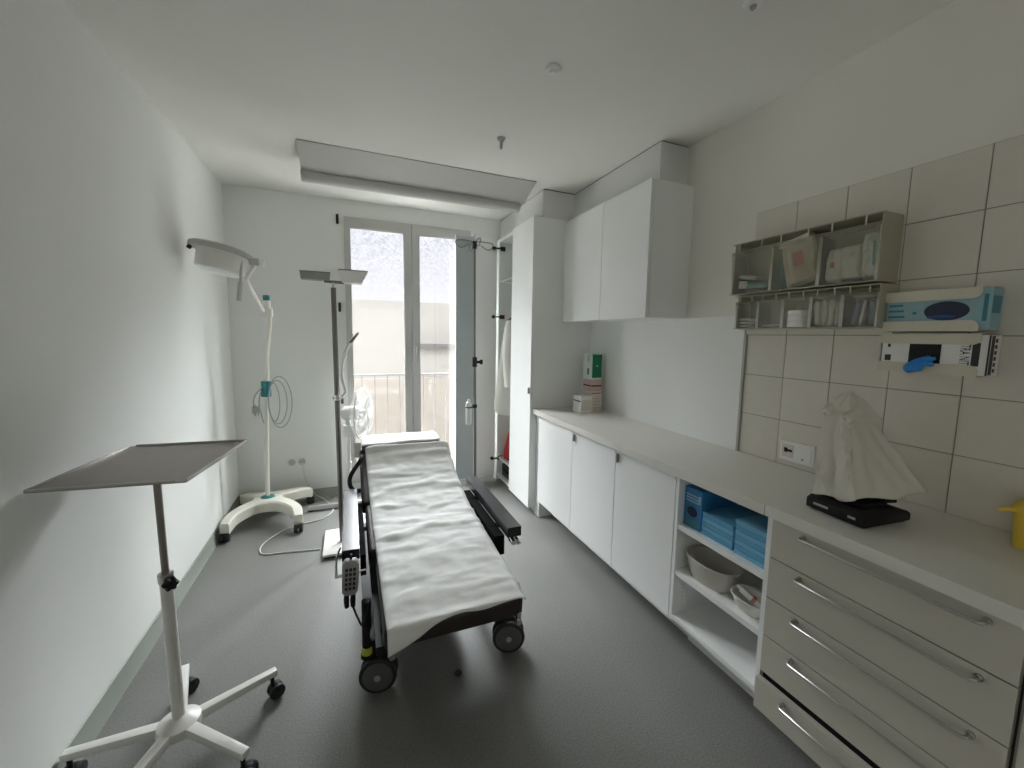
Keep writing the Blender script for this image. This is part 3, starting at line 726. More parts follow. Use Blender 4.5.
# ------------------------------------------------------------------ glove boxes in wall holders
def holder(y0, y1, z0, z1, label):
    o = thing('glove_box_holder', (XR-.07, (y0+y1)/2, z0), label, 'holder', 'glove box holders on the tiled wall')
    xa, xb = 1.852, XR-.0056
    b = MB(); b.boxb(xb-.003, xb, y0, y1, z0, z1); b.boxb(xa, xb-.003, y0, y1, z0, z0+.003); b.boxb(xa, xb-.003, y0, y1, z1-.003, z1); b.boxb(xa, xb-.003, y1-.003, y1, z0+.003, z1-.003)
    b.build('back_plate', 'holder', o, smooth=False)
    def lip(za, zb, up):
        c = .022
        if up: pts = [(y1, za), (y1, zb), (y0+.001, zb), (y0+.001, zb-.004)] + [(y0+c-c*math.cos(t), za+c-c*math.sin(t)) for t in [k*PI/2/6 for k in range(7)]]
        else: pts = [(y1, zb), (y1, za), (y0+.001, za), (y0+.001, za+.004)] + [(y0+c-c*math.cos(t), zb-c+c*math.sin(t)) for t in [k*PI/2/6 for k in range(7)]]
        MB().prism(pts, 'x', xa-.003, xa-.0005).build('lip', 'holder', o)
    lip(z1-.036, z1, True); lip(z0, z0+.036, False)
    return o
holder(.643, .900, 1.543, 1.684, 'upper beige glove box holder on the tiles, with the aqua box')
holder(.632, .900, 1.397, 1.535, 'lower beige glove box holder on the tiles, with the black and white box')
gx, gb = 1.8555, XR-.0095
G1 = thing('glove_box', (1.89, .75, 1.5465), 'aqua glove box with a dark oval opening, in the upper holder', 'glove box')
MB().boxb(gx, gb, .622, .893, 1.5475, 1.680, .001).build('body', 'aqua', G1, smooth=False)
b = MB(); b.lathe([(0, 0), (1, 0), (1, .0012), (0, .0012)], (0, 0, 0), (1, 0, 0), 36)
b.bend(lambda v: (gx-.0014+v.x, .727+v.y*.057, 1.611+v.z*.032)); b.build('opening', 'navy', G1)
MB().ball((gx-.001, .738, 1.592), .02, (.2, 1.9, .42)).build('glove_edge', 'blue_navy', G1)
for k in range(3): MB().boxb(gx-.0012, gx-.0002, .845-.004*k, .885, 1.632-.020*k, 1.639-.020*k).build('printing', 'aqua_dark', G1, smooth=False)
MB().boxb(gx-.0012, gx-.0002, .805, .815, 1.602, 1.612).build('printing', 'aqua_dark', G1, smooth=False)
MB().boxb(gx-.0012, gx-.0002, .630, .640, 1.575, 1.66).build('printing', 'aqua_dark', G1, smooth=False)
MB().boxb(gx+.004, gb-.008, .6212, .6219, 1.60, 1.655).build('end_label', 'aqua_dark', G1, smooth=False)
MB().boxb(gx+.002, gb-.004, .624, .641, 1.6802, 1.6812).build('top_print', 'navy', G1, smooth=False)
G2 = thing('glove_box', (1.89, .75, 1.4005), 'white and black glove box with a blue glove hanging out, in the lower holder', 'glove box')
MB().boxb(gx, gb, .612, .893, 1.4010, 1.531, .001).build('body', 'white_card', G2, smooth=False)
MB().boxb(gx-.0014, gx-.0002, .727, .812, 1.425, 1.512).build('opening', 'black', G2, smooth=False)
MB().boxb(gx-.0012, gx-.0002, .634, .652, 1.43, 1.505).build('print_bar', 'label_dark', G2, smooth=False)
MB().boxb(gx-.0012, gx-.0002, .864, .882, 1.437, 1.458).build('print_square', 'label_dark', G2, smooth=False)
MB().boxb(gx-.0012, gx-.0002, .868, .876, 1.486, 1.498).build('print_square', 'label_dark', G2, smooth=False)
MB().boxb(gx-.0012, gx-.0002, .6125, .617, 1.402, 1.530).build('print_bar', 'label_dark', G2, smooth=False)
MB().boxb(gx+.002, gx+.022, .6112, .6119, 1.404, 1.528).build('print_bar', 'label_dark', G2, smooth=False)
for k in range(6): MB().boxb(gx+.028, gx+.042, .6112, .6119, 1.412+.019*k, 1.424+.019*k).build('print_mark', 'label_dark', G2, smooth=False)
MB().boxb(gx, gb-.001, .613, .640, 1.5311, 1.5319).build('top_print', 'label_dark', G2, smooth=False)
def on_x(y, z, turn, x):   # letters on a plane facing -x, text direction turned
    m = Matrix(((0, 0, -1, x), (-1, 0, 0, y), (0, 1, 0, z), (0, 0, 0, 1)))
    return m @ Matrix.Rotation(turn, 4, 'Z')
for dy in (0, .0007): lettering('TRA NIT', .034, on_x(.6685+dy, 1.466, -PI/2, gx-.0012-.0002*dy/.0007) @ Matrix.Diagonal((.52, 1, 1, 1)), 'label_dark', G2)
Gl = thing('glove', (1.85, .77, 1.40), 'bright blue rubber glove pulled out of the lower glove box', 'glove')
rr = []
for t, (cx, cy, cz, ry, rz) in enumerate([(1.8525, .768, 1.452, .018, .020), (1.840, .775, 1.446, .030, .026), (1.836, .782, 1.430, .034, .030), (1.838, .786, 1.414, .030, .026), (1.842, .782, 1.402, .020, .014)]):
    rr.append([(cx+.008*math.cos(a)*(1+.5*noise.noise(Vector((a, t, 1)))), cy+ry*math.sin(a)*(1+.55*noise.noise(Vector((math.cos(a)*2.5, math.sin(a)*2.5, t*1.3)))), cz+rz*.5*math.cos(a+1)+.006*noise.noise(Vector((math.cos(a)*3, math.sin(a)*3, 7+t)))) for a in [2*PI*k/20 for k in range(20)]])
subsurf(MB().loft(rr).build('cuff', 'blue_glove', Gl), 1)
MB().tube([(1.846, .765, 1.446), (1.842, .748, 1.446), (1.847, .735, 1.452)], [.010, .009, .005], 10, sub=4).build('finger', 'blue_glove', Gl)
MB().tube([(1.845, .762, 1.438), (1.840, .748, 1.432), (1.846, .737, 1.428)], [.010, .009, .005], 10, sub=4).build('finger', 'blue_glove', Gl)

# sockets
So = thing('wall_socket', (XR, 1.21, .985), 'white double wall socket plate with a keyed port, low on the tiles', 'socket')
MB().boxb(XR-.018, XR-.0055, 1.130, 1.288, .935, 1.028, .003).build('plate', 'white_plastic', So)
MB().boxb(XR-.0195, XR-.0178, 1.222, 1.276, .952, 1.012, .001).build('port_insert', 'cream_card', So)
b = MB(); b.boxb(XR-.0205, XR-.0196, 1.228, 1.264, .978, .990); b.boxb(XR-.0205, XR-.0196, 1.250, 1.266, .974, .996); b.build('port', 'black', So, smooth=False)
MB().boxb(XR-.0205, XR-.0178, 1.142, 1.212, .946, 1.016, .003).build('cover_flap', 'white_plastic', So)
MB().cyl((XR-.021, 1.178, .957), (XR-.0202, 1.178, .957), .004, seg=10).build('key_dot', 'black', So)
MB().boxb(XR-.0065, XR-.0056, 1.066, 1.074, 1.060, 1.068).build('screw_cover', 'grey_plastic', So, smooth=False)
So = thing('wall_socket', (-.467, YB, .35), 'white double mains socket low on the far wall', 'socket')
MB().boxb(-.548, -.386, YB-.012, YB-.0005, .308, .390, .003).build('plate', 'white_plastic', So)
for cx in (-.507, -.427):
    MB().lathe([(.031, -.0), (.031, .004), (.026, .004), (.024, .001), (.0, .001)], (cx, YB-.012, .349), (0, -1, 0), 28).build('well', 'lamp_grey', So)
    b = MB(); b.cyl((cx-.0095, YB-.0132, .349), (cx-.0095, YB-.0142, .349), .0035, seg=8); b.build('pin_hole', 'black', So); b = MB(); b.cyl((cx+.0095, YB-.0132, .349), (cx+.0095, YB-.0142, .349), .0035, seg=8); b.build('pin_hole', 'black', So)

# cartons in the far corner of the worktop
def carton(x0, x1, y0, y1, z0, z1, label, m_='cream_card'):
    o = thing('carton', ((x0+x1)/2, (y0+y1)/2, z0), label, 'box', 'cartons in the far corner of the worktop')
    MB().boxb(x0, x1, y0, y1, z0, z1, .0015).build('body', m_, o, smooth=False)
    return o
zk = ZK+.0005
YC = 2.748
c1 = carton(1.770, 1.872, YC, YC+.13, zk, zk+.165, 'cream carton standing at the bottom of the pile under the green carton')
for z_ in (.03, .055, .08, .105): MB().boxb(1.777, 1.865, YC-.0015, YC-.0003, zk+z_, zk+z_+.006).build('print_line', 'pink_card', c1, smooth=False)
MB().boxb(1.772, 1.870, YC-.0015, YC-.0003, zk+.148, zk+.154).build('strap', 'label_dark', c1, smooth=False)
c2 = carton(1.664, 1.764, 2.722, 2.842, zk, zk+.130, 'smaller white carton standing at the front left of the pile', 'white_card')
MB().boxb(1.6625, 1.6637, 2.724, 2.840, zk+.088, zk+.097).build('strap', 'label_dark', c2, smooth=False)
MB().boxb(1.672, 1.758, 2.7205, 2.7217, zk+.02, zk+.105).build('print_panel', 'cream_card', c2, smooth=False)
c4 = carton(1.772, 1.870, YC+.002, YC+.125, zk+.1655, zk+.262, 'pinkish carton between the cream and the green carton', 'pink_card')
MB().boxb(1.774, 1.868, YC+.0005, YC+.0017, zk+.205, zk+.216).build('strap', 'label_dark', c4, smooth=False)
MB().boxb(1.7705, 1.7717, YC+.004, YC+.123, zk+.205, zk+.216).build('strap', 'label_dark', c4, smooth=False)
c3 = carton(1.762, 1.868, YC+.004, YC+.118, zk+.2625, zk+.470, 'tall pale carton with a green panel, topmost of the pile', 'pale_mint')
MB().boxb(1.776, 1.864, YC+.0025, YC+.0037, zk+.276, zk+.462).build('print_panel', 'green', c3, smooth=False)
MB().boxb(1.7605, 1.7617, YC+.03, YC+.05, zk+.30, zk+.35).build('print_bar', 'label_dark', c3, smooth=False)
MB().boxb(1.7605, 1.7617, YC+.03, YC+.05, zk+.40, zk+.45).build('print_bar', 'pink_card', c3, smooth=False)
MB().cyl((1.821, YC+.0024, zk+.37), (1.821, YC+.0017, zk+.37), .007, seg=12).build('emblem', 'mint', c3)

# covered instrument on the near worktop
zt_ = ZK+.0025
Dv = thing('desktop_instrument', (1.61, .80, zt_), 'black desktop instrument base on the drawer worktop under a cover', 'instrument')
rz = Matrix.Translation((1.612, .797, 0)) @ Matrix.Rotation(-.08, 4, 'Z') @ Matrix.Diagonal((.93, .90, 1, 1))
b = MB()
def Pm(x, y, z): return rz @ Vector((x, y, z))
pr = [(-.125, zt_+.006), (-.125, zt_+.040), (-.10, zt_+.050), (.05, zt_+.050), (.10, zt_+.040), (.118, zt_+.030), (.118, zt_+.006)]
b.prism(pr, 'y', -.105, .105, .004); b.bend(lambda v: rz @ v); b.build('housing', 'black', Dv)
b = MB(); b.prism([(-.11, zt_), (.105, zt_), (.105, zt_+.008), (-.11, zt_+.008)], 'y', -.095, .095); b.bend(lambda v: rz @ v); b.build('foot_plate', 'rubber', Dv)
b = MB(); b.boxb(-.1262, -.1248, .02, .075, zt_+.022, zt_+.030, 0, 1, rz); b.boxb(-.1262, -.1248, -.075, -.05, zt_+.022, zt_+.030, 0, 1, rz); b.build('slot_label', 'grey_plastic', Dv, smooth=False)
b = MB(); b.boxb(-.07, .06, -.06, .05, zt_+.0495, zt_+.062, .005, 2, rz); b.build('stage', 'black', Dv)
b = MB(); b.tube([Pm(.02, .02, zt_+.045), Pm(.03, .04, zt_+.18), Pm(.03, .06, zt_+.30)], .020, 14, sub=4); b.build('column', 'black', Dv)
b = MB(); b.cyl((1.66, .77, .962), (1.70, .735, .972), .012, seg=18); b.cyl((1.67, .762, .955), (1.67, .762, .94), .010, seg=12); b.build('knob', 'black', Dv)

Cv = thing('dust_cover', (1.62, .80, zt_+.05), 'cream fabric dust cover draped over the black desktop instrument', 'cover')
def ring4(c, n=18, rnd=.16):
    """rounded four-cornered ring through corners c (front-left, front-right, back-right, back-left)"""
    c = [Vector(p) for p in c]; out = []
    for q in range(4):
        a, b_, p = c[q], c[(q+1) % 4], c[q-1]
        for k in range(n):
            t = k/n
            v = a.lerp(b_, t)
            w_ = max(0, 1-t/rnd)**2*.25; v = v+(a.lerp(p, rnd*.5)-a)*w_
            w_ = max(0, 1-(1-t)/rnd)**2*.25; v = v+(b_.lerp(c[(q+2) % 4], rnd*.5)-b_)*w_
            out.append(v)
    return out
NS = 18
Bt = ring4([(1.528, .890, .952), (1.532, .760, .978), (1.770, .676, 1.006), (1.770, .915, .985)], NS)
Tp = ring4([(1.576, .905, 1.262), (1.572, .826, 1.244), (1.712, .812, 1.205), (1.716, .920, 1.235)], NS)
Cr = ring4([(1.570, .909, 1.268), (1.566, .822, 1.254), (1.722, .802, 1.222), (1.722, .925, 1.250)], NS)
eyes = [Vector((1.570, .896, 1.256)), Vector((1.567, .830, 1.246))]
def ridged(a, t, f, seed): return 1-abs(2*noise.noise(Vector((a*f+seed, t*1.1, seed))))
rings = []; NT = 34
for j in range(NT+1):
    t = j/NT; r = []
    for k in range(len(Bt)):
        p = Bt[k].lerp(Tp[k], t); q = k/NS
        c = Vector((1.645, .835, p.z)); d = (p-c); d.z = 0; d.normalize()
        env = math.sin(PI*min(1, t*.95+.08))
        h_ = -.006*env
        h_ += env*(.028*(ridged(q*3+t*.8, t*.5, 1.1, 2.0)-.52)+.011*(ridged(q*6-t*2.2, t*1.0, 1.1, 5.0)-.5))*(1 if q < 1 else .55)
        h_ += .007*(1-t)**2*math.sin(q*9+1)
        v = p+d*h_
        for e in eyes:
            g = math.exp(-((v-e).length/.024)**2); v += (e+Vector((-.026, -.006, -.004))-v)*g*.85
            g2 = math.exp(-((v.y-e.y-(1.25-v.z)*.15)/.012)**2)*max(0, 1-(1.25-v.z)/.24)*.014 if v.x < 1.61 and v.z < 1.25 else 0
            v += Vector((-g2, 0, 0))
        if j == 0: v.z += .006*math.sin(q*7)
        r.append(v)
    rings.append(r)
rings.append([a.lerp(b_, .5) for a, b_ in zip(rings[-1], Cr)])
rings.append(Cr)
ap = Vector((1.634, .862, 1.330))
for f in (.08, .3, .55, .75, .9, .97):
    rings.append([p.lerp(ap, f)+Vector((0, 0, .022*math.sin(PI*min(1, f*1.15))*(.6+.8*noise.noise(Vector((k*.30, f*2, 1)))))) for k, p in enumerate(Cr)])
cvo = MB().loft(rings, cap0=False).build('fabric', 'cover', Cv, ang=50); solid(cvo, .0015)

for (y_, z_) in ((.893, 1.262), (.826, 1.250)):
    b = MB(); b.lathe([(0, -.030), (.0135, -.030), (.0165, -.024), (.0175, .0), (.022, .030)], (1.575, y_, z_), (.93, .10, .30), 24); b.build('eyepiece_bulge', 'cover', Cv)

# yellow sharps container at the right edge
Y_ = thing('sharps_container', (1.848, .448, zt_), 'yellow plastic sharps container at the right edge of the photo', 'container')
def rr_ring(s_, z, ax=.062, ay=.056):
    return [(1.848+ax*s_*math.copysign(abs(math.cos(t))**.4, math.cos(t)), .448+ay*s_*math.copysign(abs(math.sin(t))**.4, math.sin(t)), zt_+z) for t in [2*PI*k/32 for k in range(32)]]
MB().loft([rr_ring(.90, 0), rr_ring(.92, .006), rr_ring(1.0, .110)]).build('body', 'yellow', Y_)
MB().loft([rr_ring(1.08, .1105), rr_ring(1.10, .122), rr_ring(.95, .134), rr_ring(.5, .145)]).build('lid', 'yellow', Y_)
MB().tube([(1.79, .49, zt_+.112), (1.782, .515, zt_+.110), (1.78, .520, zt_+.102)], .006, 8, sub=3).build('lid_tab', 'yellow', Y_)
MB().boxb(1.7872, 1.7882, .40, .46, zt_+.03, zt_+.085).build('sticker', 'label_dark', Y_, smooth=False)

# ------------------------------------------------------------------ examination bed
B_ = thing('examination_bed', (.32, 2.2, 0), 'dark brown adjustable examination couch on castors in the middle of the room', 'bed')
MX0, MX1 = .032, .590
def slab(pts, th, x0, x1, name, bev=.018):
    up = [Vector((0, p[0], p[1])) for p in pts]
    top = [(p.y, p.z) for p in up]
    bot = []
    for i, p in enumerate(up):
        d = up[min(i+1, len(up)-1)]-up[max(i-1, 0)]; n = Vector((0, d.z, -d.y)).normalized()
        q = p+n*th; bot.append((q.y, q.z))
    return MB().prism(top+bot[::-1], 'x', x0, x1, bev, 3).build(name, 'brown', B_)
slab([(1.325, .512), (1.50, .528), (1.80, .548)], .085, .080, MX1, 'leg_cushion')
slab([(1.806, .549), (2.05, .562), (2.235, .590)], .085, .052, MX1, 'seat_cushion')
slab([(2.242, .593), (2.40, .645), (2.52, .700), (2.60, .750), (2.645, .790)], .075, .036, MX1, 'back_cushion')
slab([(2.66, .795), (2.78, .806), (2.93, .792)], .06, .050, .545, 'headrest', .025)
# upper frame under the cushions
b = MB()
for x in (.075, .545):
    b.boxb(x-.018, x+.018, 1.36, 2.24, .40, .435, .004)
    b.tube([(x, 2.24, .44), (x, 2.42, .54), (x, 2.62, .66)], .016, 10)
b.boxb(.075, .545, 1.42, 1.46, .395, .435, .003); b.boxb(.075, .545, 2.18, 2.23, .395, .435, .003)
b.build('upper_frame', 'black', B_)
b = MB(); b.boxb(.20, .42, 2.40, 2.43, .52, .57, .004); b.tube([(.31, 2.64, .66), (.31, 2.80, .735)], .018, 12); b.build('headrest_bar', 'pole_dark', B_)
# chassis, lift column
b = MB()
for x in (.05, .625): b.boxb(x-.025, x+.025, 1.68, 2.86, .165, .205, .005)
b.boxb(.03, .65, 1.72, 1.78, .155, .205, .005); b.boxb(.03, .65, 2.74, 2.80, .155, .205, .005); b.boxb(.16, .50, 1.95, 2.45, .14, .215, .006)
b.build('chassis', 'black', B_)
b = MB(); b.boxb(.21, .43, 2.05, 2.30, .215, .33, .012, 3); b.boxb(.235, .405, 2.08, 2.27, .33, .42, .010, 3); b.build('lift_column', 'leather', B_)
b = MB(); b.boxb(.10, .52, 2.02, 2.34, .418, .44, .004); b.build('mount_plate', 'black', B_)
b = MB(); b.tube([(.10, 1.62, .40), (.085, 1.66, .33), (.06, 1.68, .26), (.05, 1.72, .20)], .016, 12, sub=4); b.build('hose', 'grey_plastic', B_)
b = MB(); b.cyl((.31, 1.78, .19), (.31, 1.98, .40), .022, seg=16); b.build('actuator', 'pole_dark', B_)
lime = mat('lime_ring', (.45, .46, .06), .5)
def caster(x, y, ax, tube_h, ring=False):
    '''twin wheel: front disc centred on (x, y), axle along ax'''
    ax = Vector(ax).normalized(); c = Vector((x, y, .0765)); r = .0765
    w = MB().cyl(c-ax*.002, c+ax*.020, r, seg=44, bev=.006).build('caster', 'rubber', B_)
    MB().cyl(c+ax*.042, c+ax*.064, r, seg=44, bev=.006).build('rear_wheel', 'rubber', w)
    MB().lathe([(0, .006), (.050, .005), (.060, .003), (.062, -.001), (0, -.001)], c-ax*.0025, -ax, 40).build('wheel_disc', 'wheel_grey', w)
    MB().lathe([(0, .004), (.012, .004), (.013, 0), (0, 0)], c-ax*.0085, -ax, 18).build('axle_cap', 'grey_plastic', w)
    m = c+ax*.031; side = Vector((-ax.y, ax.x, 0))
    f = MB(); f.cyl(c+ax*.0205, c+ax*.0415, .020, seg=16)
    f.tube([m+Vector((0, 0, .0)), m+side*.03+Vector((0, 0, .06)), m+side*.045+Vector((0, 0, .095))], .0095, 10, sub=3)
    f.build('fork', 'black', w)
    sp_ = m+side*.045; sp_.z = 0
    MB().cyl(sp_+Vector((0, 0, .165)), sp_+Vector((0, 0, tube_h)), .019, seg=18).build('stem', 'black', w)
    MB().cyl(sp_+Vector((0, 0, .15)), sp_+Vector((0, 0, .1648)), .026, seg=18).build('stem_collar', 'black', w)
    if ring: MB().lathe([(.0192, 0), (.0225, 0), (.0225, .032), (.0192, .032)], sp_+Vector((0, 0, .166)), seg=20).build('locking_ring', lime, w)
caster(.072, 1.650, (.22, .97, 0), .40, True)
caster(.660, 1.655, (.30, .95, 0), .155); caster(.075, 2.80, (1, .1, 0), .155); caster(.60, 2.80, (1, .2, 0), .155)
# arm rests
def arm(x0, x1, y0, y1, z, material):
    a = MB().boxb(x0, x1, y0, y1, z-.045, z, .012, 3).build('arm_rest', material, B_)
    xm = (x0+x1)/2
    MB().boxb(x0+.010, x1-.010, y0+.03, y1-.03, z-.06, z-.0455).build('arm_plate', 'black', a, smooth=False)
    s = 1 if xm > .3 else -1
    xi = .612 if s > 0 else .030
    MB().boxb(xi-.013, xi+.026*(s > 0)+.010, y0+.06, y1-.06, z-.155, z-.062, .004).build('arm_rail', 'matte_black', a)
    for yy in (y0+.18, y1-.18):
        b = MB(); b.boxb(min(xi, xm)-.005, max(xi, xm)+.005, yy-.015, yy+.015, z-.075, z-.0605, .003); b.build('arm_support', 'matte_black', a)
    return a
aR = arm(.640, .707, 1.64, 2.36, .632, 'arm_leather')
aL = arm(-.052, .014, 1.69, 2.38, .632, 'arm_leather')
b = MB(); b.cyl((.668, 1.668, .574), (.668, 1.630, .562), .013, seg=14); b.boxb(.655, .70, 1.64, 1.668, .560, .571, .003); b.cyl((.690, 1.655, .568), (.694, 1.628, .556), .009, seg=14); b.build('arm_bracket', 'chrome', aR)
MB().tube([(-.060, 1.78, .60), (-.073, 1.72, .590), (-.075, 1.685, .53)], .005, 8, sub=4).build('accessory_rail', 'chrome', aL)
MB().tube([(-.078, 1.682, .530), (-.02, 1.682, .535), (.036, 1.70, .530)], .005, 8, sub=4).build('accessory_rail', 'chrome', aL)
# push handle at the head, left
b = MB(); b.tube([(.050, 2.56, .765), (.035, 2.52, .745), (.0, 2.50, .70), (-.022, 2.49, .655), (-.018, 2.48, .61), (.005, 2.47, .588), (.045, 2.46, .590)], .0125, 10, sub=6); b.build('push_handle', 'black', B_)
# chrome studs at the foot end corners, release knob
for x in (.105, .565):
    b = MB(); b.cyl((x, 1.328, .455), (x, 1.312, .455), .008, seg=12); b.cyl((x, 1.328, .425), (x, 1.308, .425), .011, seg=12); b.boxb(x-.008, x+.008, 1.313, 1.327, .418, .46, .002); b.build('foot_bolt', 'chrome', B_)
b = MB(); b.cyl((.60, 1.50, .44), (.63, 1.50, .44), .008, seg=12); b.ball((.635, 1.50, .44), .014); b.build('release_knob', 'chrome', B_)

# couch paper
def top_profile(s):
    """s in 0..1 from the foot end to the top of the headrest -> (y, z)"""
    P = [(1.315, .514), (1.50, .530), (1.80, .552), (2.06, .566), (2.24, .595), (2.40, .648), (2.52, .703), (2.60, .753), (2.66, .804), (2.79, .812), (2.945, .797)]
    L = [0]
    for a, c in zip(P, P[1:]): L.append(L[-1]+math.hypot(c[0]-a[0], c[1]-a[1]))
    t = s*L[-1]
    for i in range(len(P)-1):
        if t <= L[i+1] or i == len(P)-2:
            f = (t-L[i])/(L[i+1]-L[i]); return (P[i][0]+(P[i+1][0]-P[i][0])*f, P[i][1]+(P[i+1][1]-P[i][1])*f)
def paper_pt(u, v):
    # v 0 foot .. 1 back top ; u 0 left .. 1 right
    left = max(0, 1-u/.55)
    ext = (.010+.078*left**1.5+.006*math.sin(u*11+1))/1.72      # length hanging over the front edge
    s = -ext+v*(.815+ext)
    y, z = top_profile(max(0, s))
    drop = max(0, -s)*1.72
    xl = .090-.020*v; xr = .592-.002*v
    xx = xl+(xr-xl)*u
    n = noise.noise(Vector((u*2.0, s*12, 3.1)))*.008+noise.noise(Vector((u*5+9, s*30, 1.7)))*.0065+noise.noise(Vector((u*11+3, s*55, 6.7)))*.0025
    rid = max(0, noise.noise(Vector((u*2.6+4, s*24, 8.2))))**1.3*.019
    z += .011+max(-.004, (n+rid)*(.6+.4*math.sin(PI*min(1, v*1.05))))
    y += noise.noise(Vector((u*3, 5.5, s*4)))*.003
    if u > .93: z -= ((u-.93)/.07)**2*.012
    if u < .05 and drop == 0: z -= ((.05-u)/.05)**2*.008
    # over the front edge: turn down
    if drop > 0:
        y -= .012*(1-math.exp(-drop/.012))+drop*.10
        z -= drop-.010*(1-math.exp(-drop/.012))
        y -= .012*math.sin(u*9)*min(1, drop/.05)
    return (xx, y, z)
Pp = MB().grid(paper_pt, 72, 220).build('couch_paper', 'paper'); solid(Pp, .0012, 0)
tag(Pp, 'long sheet of creased white couch paper lying on the examination couch', 'paper sheet')
def head_paper(u, v):
    s = .822+v*.176; y, z = top_profile(s); z += .008+noise.noise(Vector((u*4, v*3, 6)))*.004
    if v > .8: z -= ((v-.8)/.2)**2*.02
    return (.048+(.540-.048)*u, y, z)
Ph = MB().grid(head_paper, 24, 24).build('headrest_paper', 'paper'); solid(Ph, .0012, 0)
tag(Ph, 'short pale paper cover over the headrest of the couch by the window', 'paper sheet')

# hand control hanging at the left arm rest
Hc = thing('hand_control', (-.02, 1.64, .40), 'grey hand control with black cable plugs hanging below the left arm rest', 'remote control')
hm = Matrix.Translation((-.022, 1.652, .535)) @ Euler((.12, .05, 0)).to_matrix().to_4x4()
b = MB(); b.prism([(-.032, .068), (-.018, .082), (.018, .082), (.032, .068), (.030, -.055), (.020, -.072), (-.020, -.072), (-.030, -.055)], 'y', -.014, .014, .004); b.bend(lambda v: hm @ v); hb = b.build('shell', 'grey_plastic', Hc)
k_proto = None
for r_ in range(5):
    for c_ in range(3):
        b = MB(); b.boxb(-.020+.0145*c_, -.010+.0145*c_, -.0165, -.0138, .040-.021*r_, .053-.021*r_, .001, 1, hm); b.build('button', 'label_dark', Hc)
for xx in (-.012, .012):
    b = MB(); b.tube([hm @ Vector((xx, 0, -.070)), hm @ Vector((xx, .0, -.10)), hm @ Vector((xx+.002, .004, -.135))], [.009, .011, .009], 10, sub=3); b.build('plug', 'black', Hc)
b = MB(); b.tube([hm @ Vector((0, .004, .080)), hm @ Vector((0, .008, .098)), (-.020, 1.70, .578)], .005, 8, sub=4); b.build('hanger_hook', 'black', Hc)
b = MB(); b.tube([hm @ Vector((.012, 0, -.13)), (.0, 1.64, .37), (.02, 1.60, .36), (.045, 1.62, .43), (.05, 1.68, .41)], .0045, 8, sub=6); b.build('cable', 'black', Hc)

# small black cap on the floor under the bed's foot end
Fc = tag(MB().lathe([(.016, 0), (.018, .004), (.012, .012), (0, .014)], (.408, 1.625, .0003), seg=20).build('stopper', 'rubber'), 'small black round stopper lying on the floor below the couch', 'stopper')

# ------------------------------------------------------------------ instrument stand (left foreground)
I_ = thing('instrument_stand', (-.590, 1.648, 0), 'white five-legged instrument stand with a steel tray in the left foreground', 'stand')
c0 = Vector((-.590, 1.648, 0))
b = MB(); b.lathe([(.0, .098), (.060, .098), (.066, .108), (.062, .132), (.035, .146), (.021, .152), (.0, .152)], c0, seg=36); b.build('hub', 'white_metal', I_)
for a in (28, -40, -112, 180-2, 104):
    a = math.radians(a); d = Vector((math.cos(a), math.sin(a), 0)); p = Vector((-d.y, d.x, 0))
    L0, L1 = .045, .312
    b = MB(); V = []
    for (t, wd, zt0, zb0) in ((L0, .018, .132, .100), (L1, .014, .122, .098)):
        V += [c0+d*t+p*wd+Vector((0, 0, zb0)), c0+d*t-p*wd+Vector((0, 0, zb0)), c0+d*t-p*wd+Vector((0, 0, zt0)), c0+d*t+p*wd+Vector((0, 0, zt0))]
    vs, fs = b._add(V, [(0,1,2,3), (7,6,5,4), (0,4,5,1), (1,5,6,2), (2,6,7,3), (3,7,4,0)]); bmesh.ops.recalc_face_normals(b.bm, faces=fs); b._bevel(fs, .002)
    lg = b.build('leg', 'white_metal', I_)
    e = c0+d*(L1-.016); tr_ = Vector((-.3, .95, 0)); tr_ = Matrix.Rotation(a*.37+.3, 3, 'Z') @ Vector((1, 0, 0)); sd = Vector((-tr_.y, tr_.x, 0))
    w_ = e+tr_*.012
    b = MB()
    for q in (-1, 1): b.cyl(w_+sd*q*.007+Vector((0, 0, .029)), w_+sd*q*.022+Vector((0, 0, .029)), .029, seg=28, bev=.004)
    cs = b.build('caster', 'rubber', lg)
    b = MB(); b.cyl(e+Vector((0, 0, .045)), e+Vector((0, 0, .100)), .0075, seg=12); b.ball(w_+Vector((0, 0, .040)), .024, (1, 1, .8)); b.build('caster_hood', 'black', cs)
    b = MB(); b.cyl(w_+sd*.0222+Vector((0, 0, .029)), w_+sd*.0235+Vector((0, 0, .029)), .009, seg=14); b.build('axle_cap', 'grey_plastic', cs)
pt = Vector((-.597, 1.640, 1.010)); pb = Vector((-.590, 1.648, .14))
pm = pb.lerp(pt, .605)
MB().cyl(pb, pm, .0185, seg=24).build('pole', 'white_metal', I_)
MB().cyl(pm-(pt-pb)*.1, pt, .0105, seg=20).build('inner_pole', 'tray', I_)
MB().cyl(pm-(pt-pb).normalized()*.012, pm+(pt-pb).normalized()*.02, .022, seg=24, bev=.003).build('collar', 'steel', I_)
b = MB(); kd = Vector((.55, -.83, 0)).normalized(); kc = pm+Vector((0, 0, -.004))
b.cyl(kc+kd*.018, kc+kd*.034, .009, seg=12)
rr = []
for h_ in (.030, .034, .050, .056):
    a_, b__ = Vector((-kd.y, kd.x, 0)), Vector((0, 0, 1)); rad = .020 if h_ in (.034, .050) else .016
    rr.append([kc+kd*h_+(a_*math.cos(t)+b__*math.sin(t))*rad*(1+.14*math.cos(6*t)) for t in [2*PI*k/36 for k in range(36)]])
b.loft(rr); b.build('knob', 'black', I_)
cn = [Vector(p) for p in [(-.9025, 1.623, 1.016), (-.821, 2.042, 1.038), (-.404, 1.958, 1.048), (-.488, 1.539, 1.027)]]
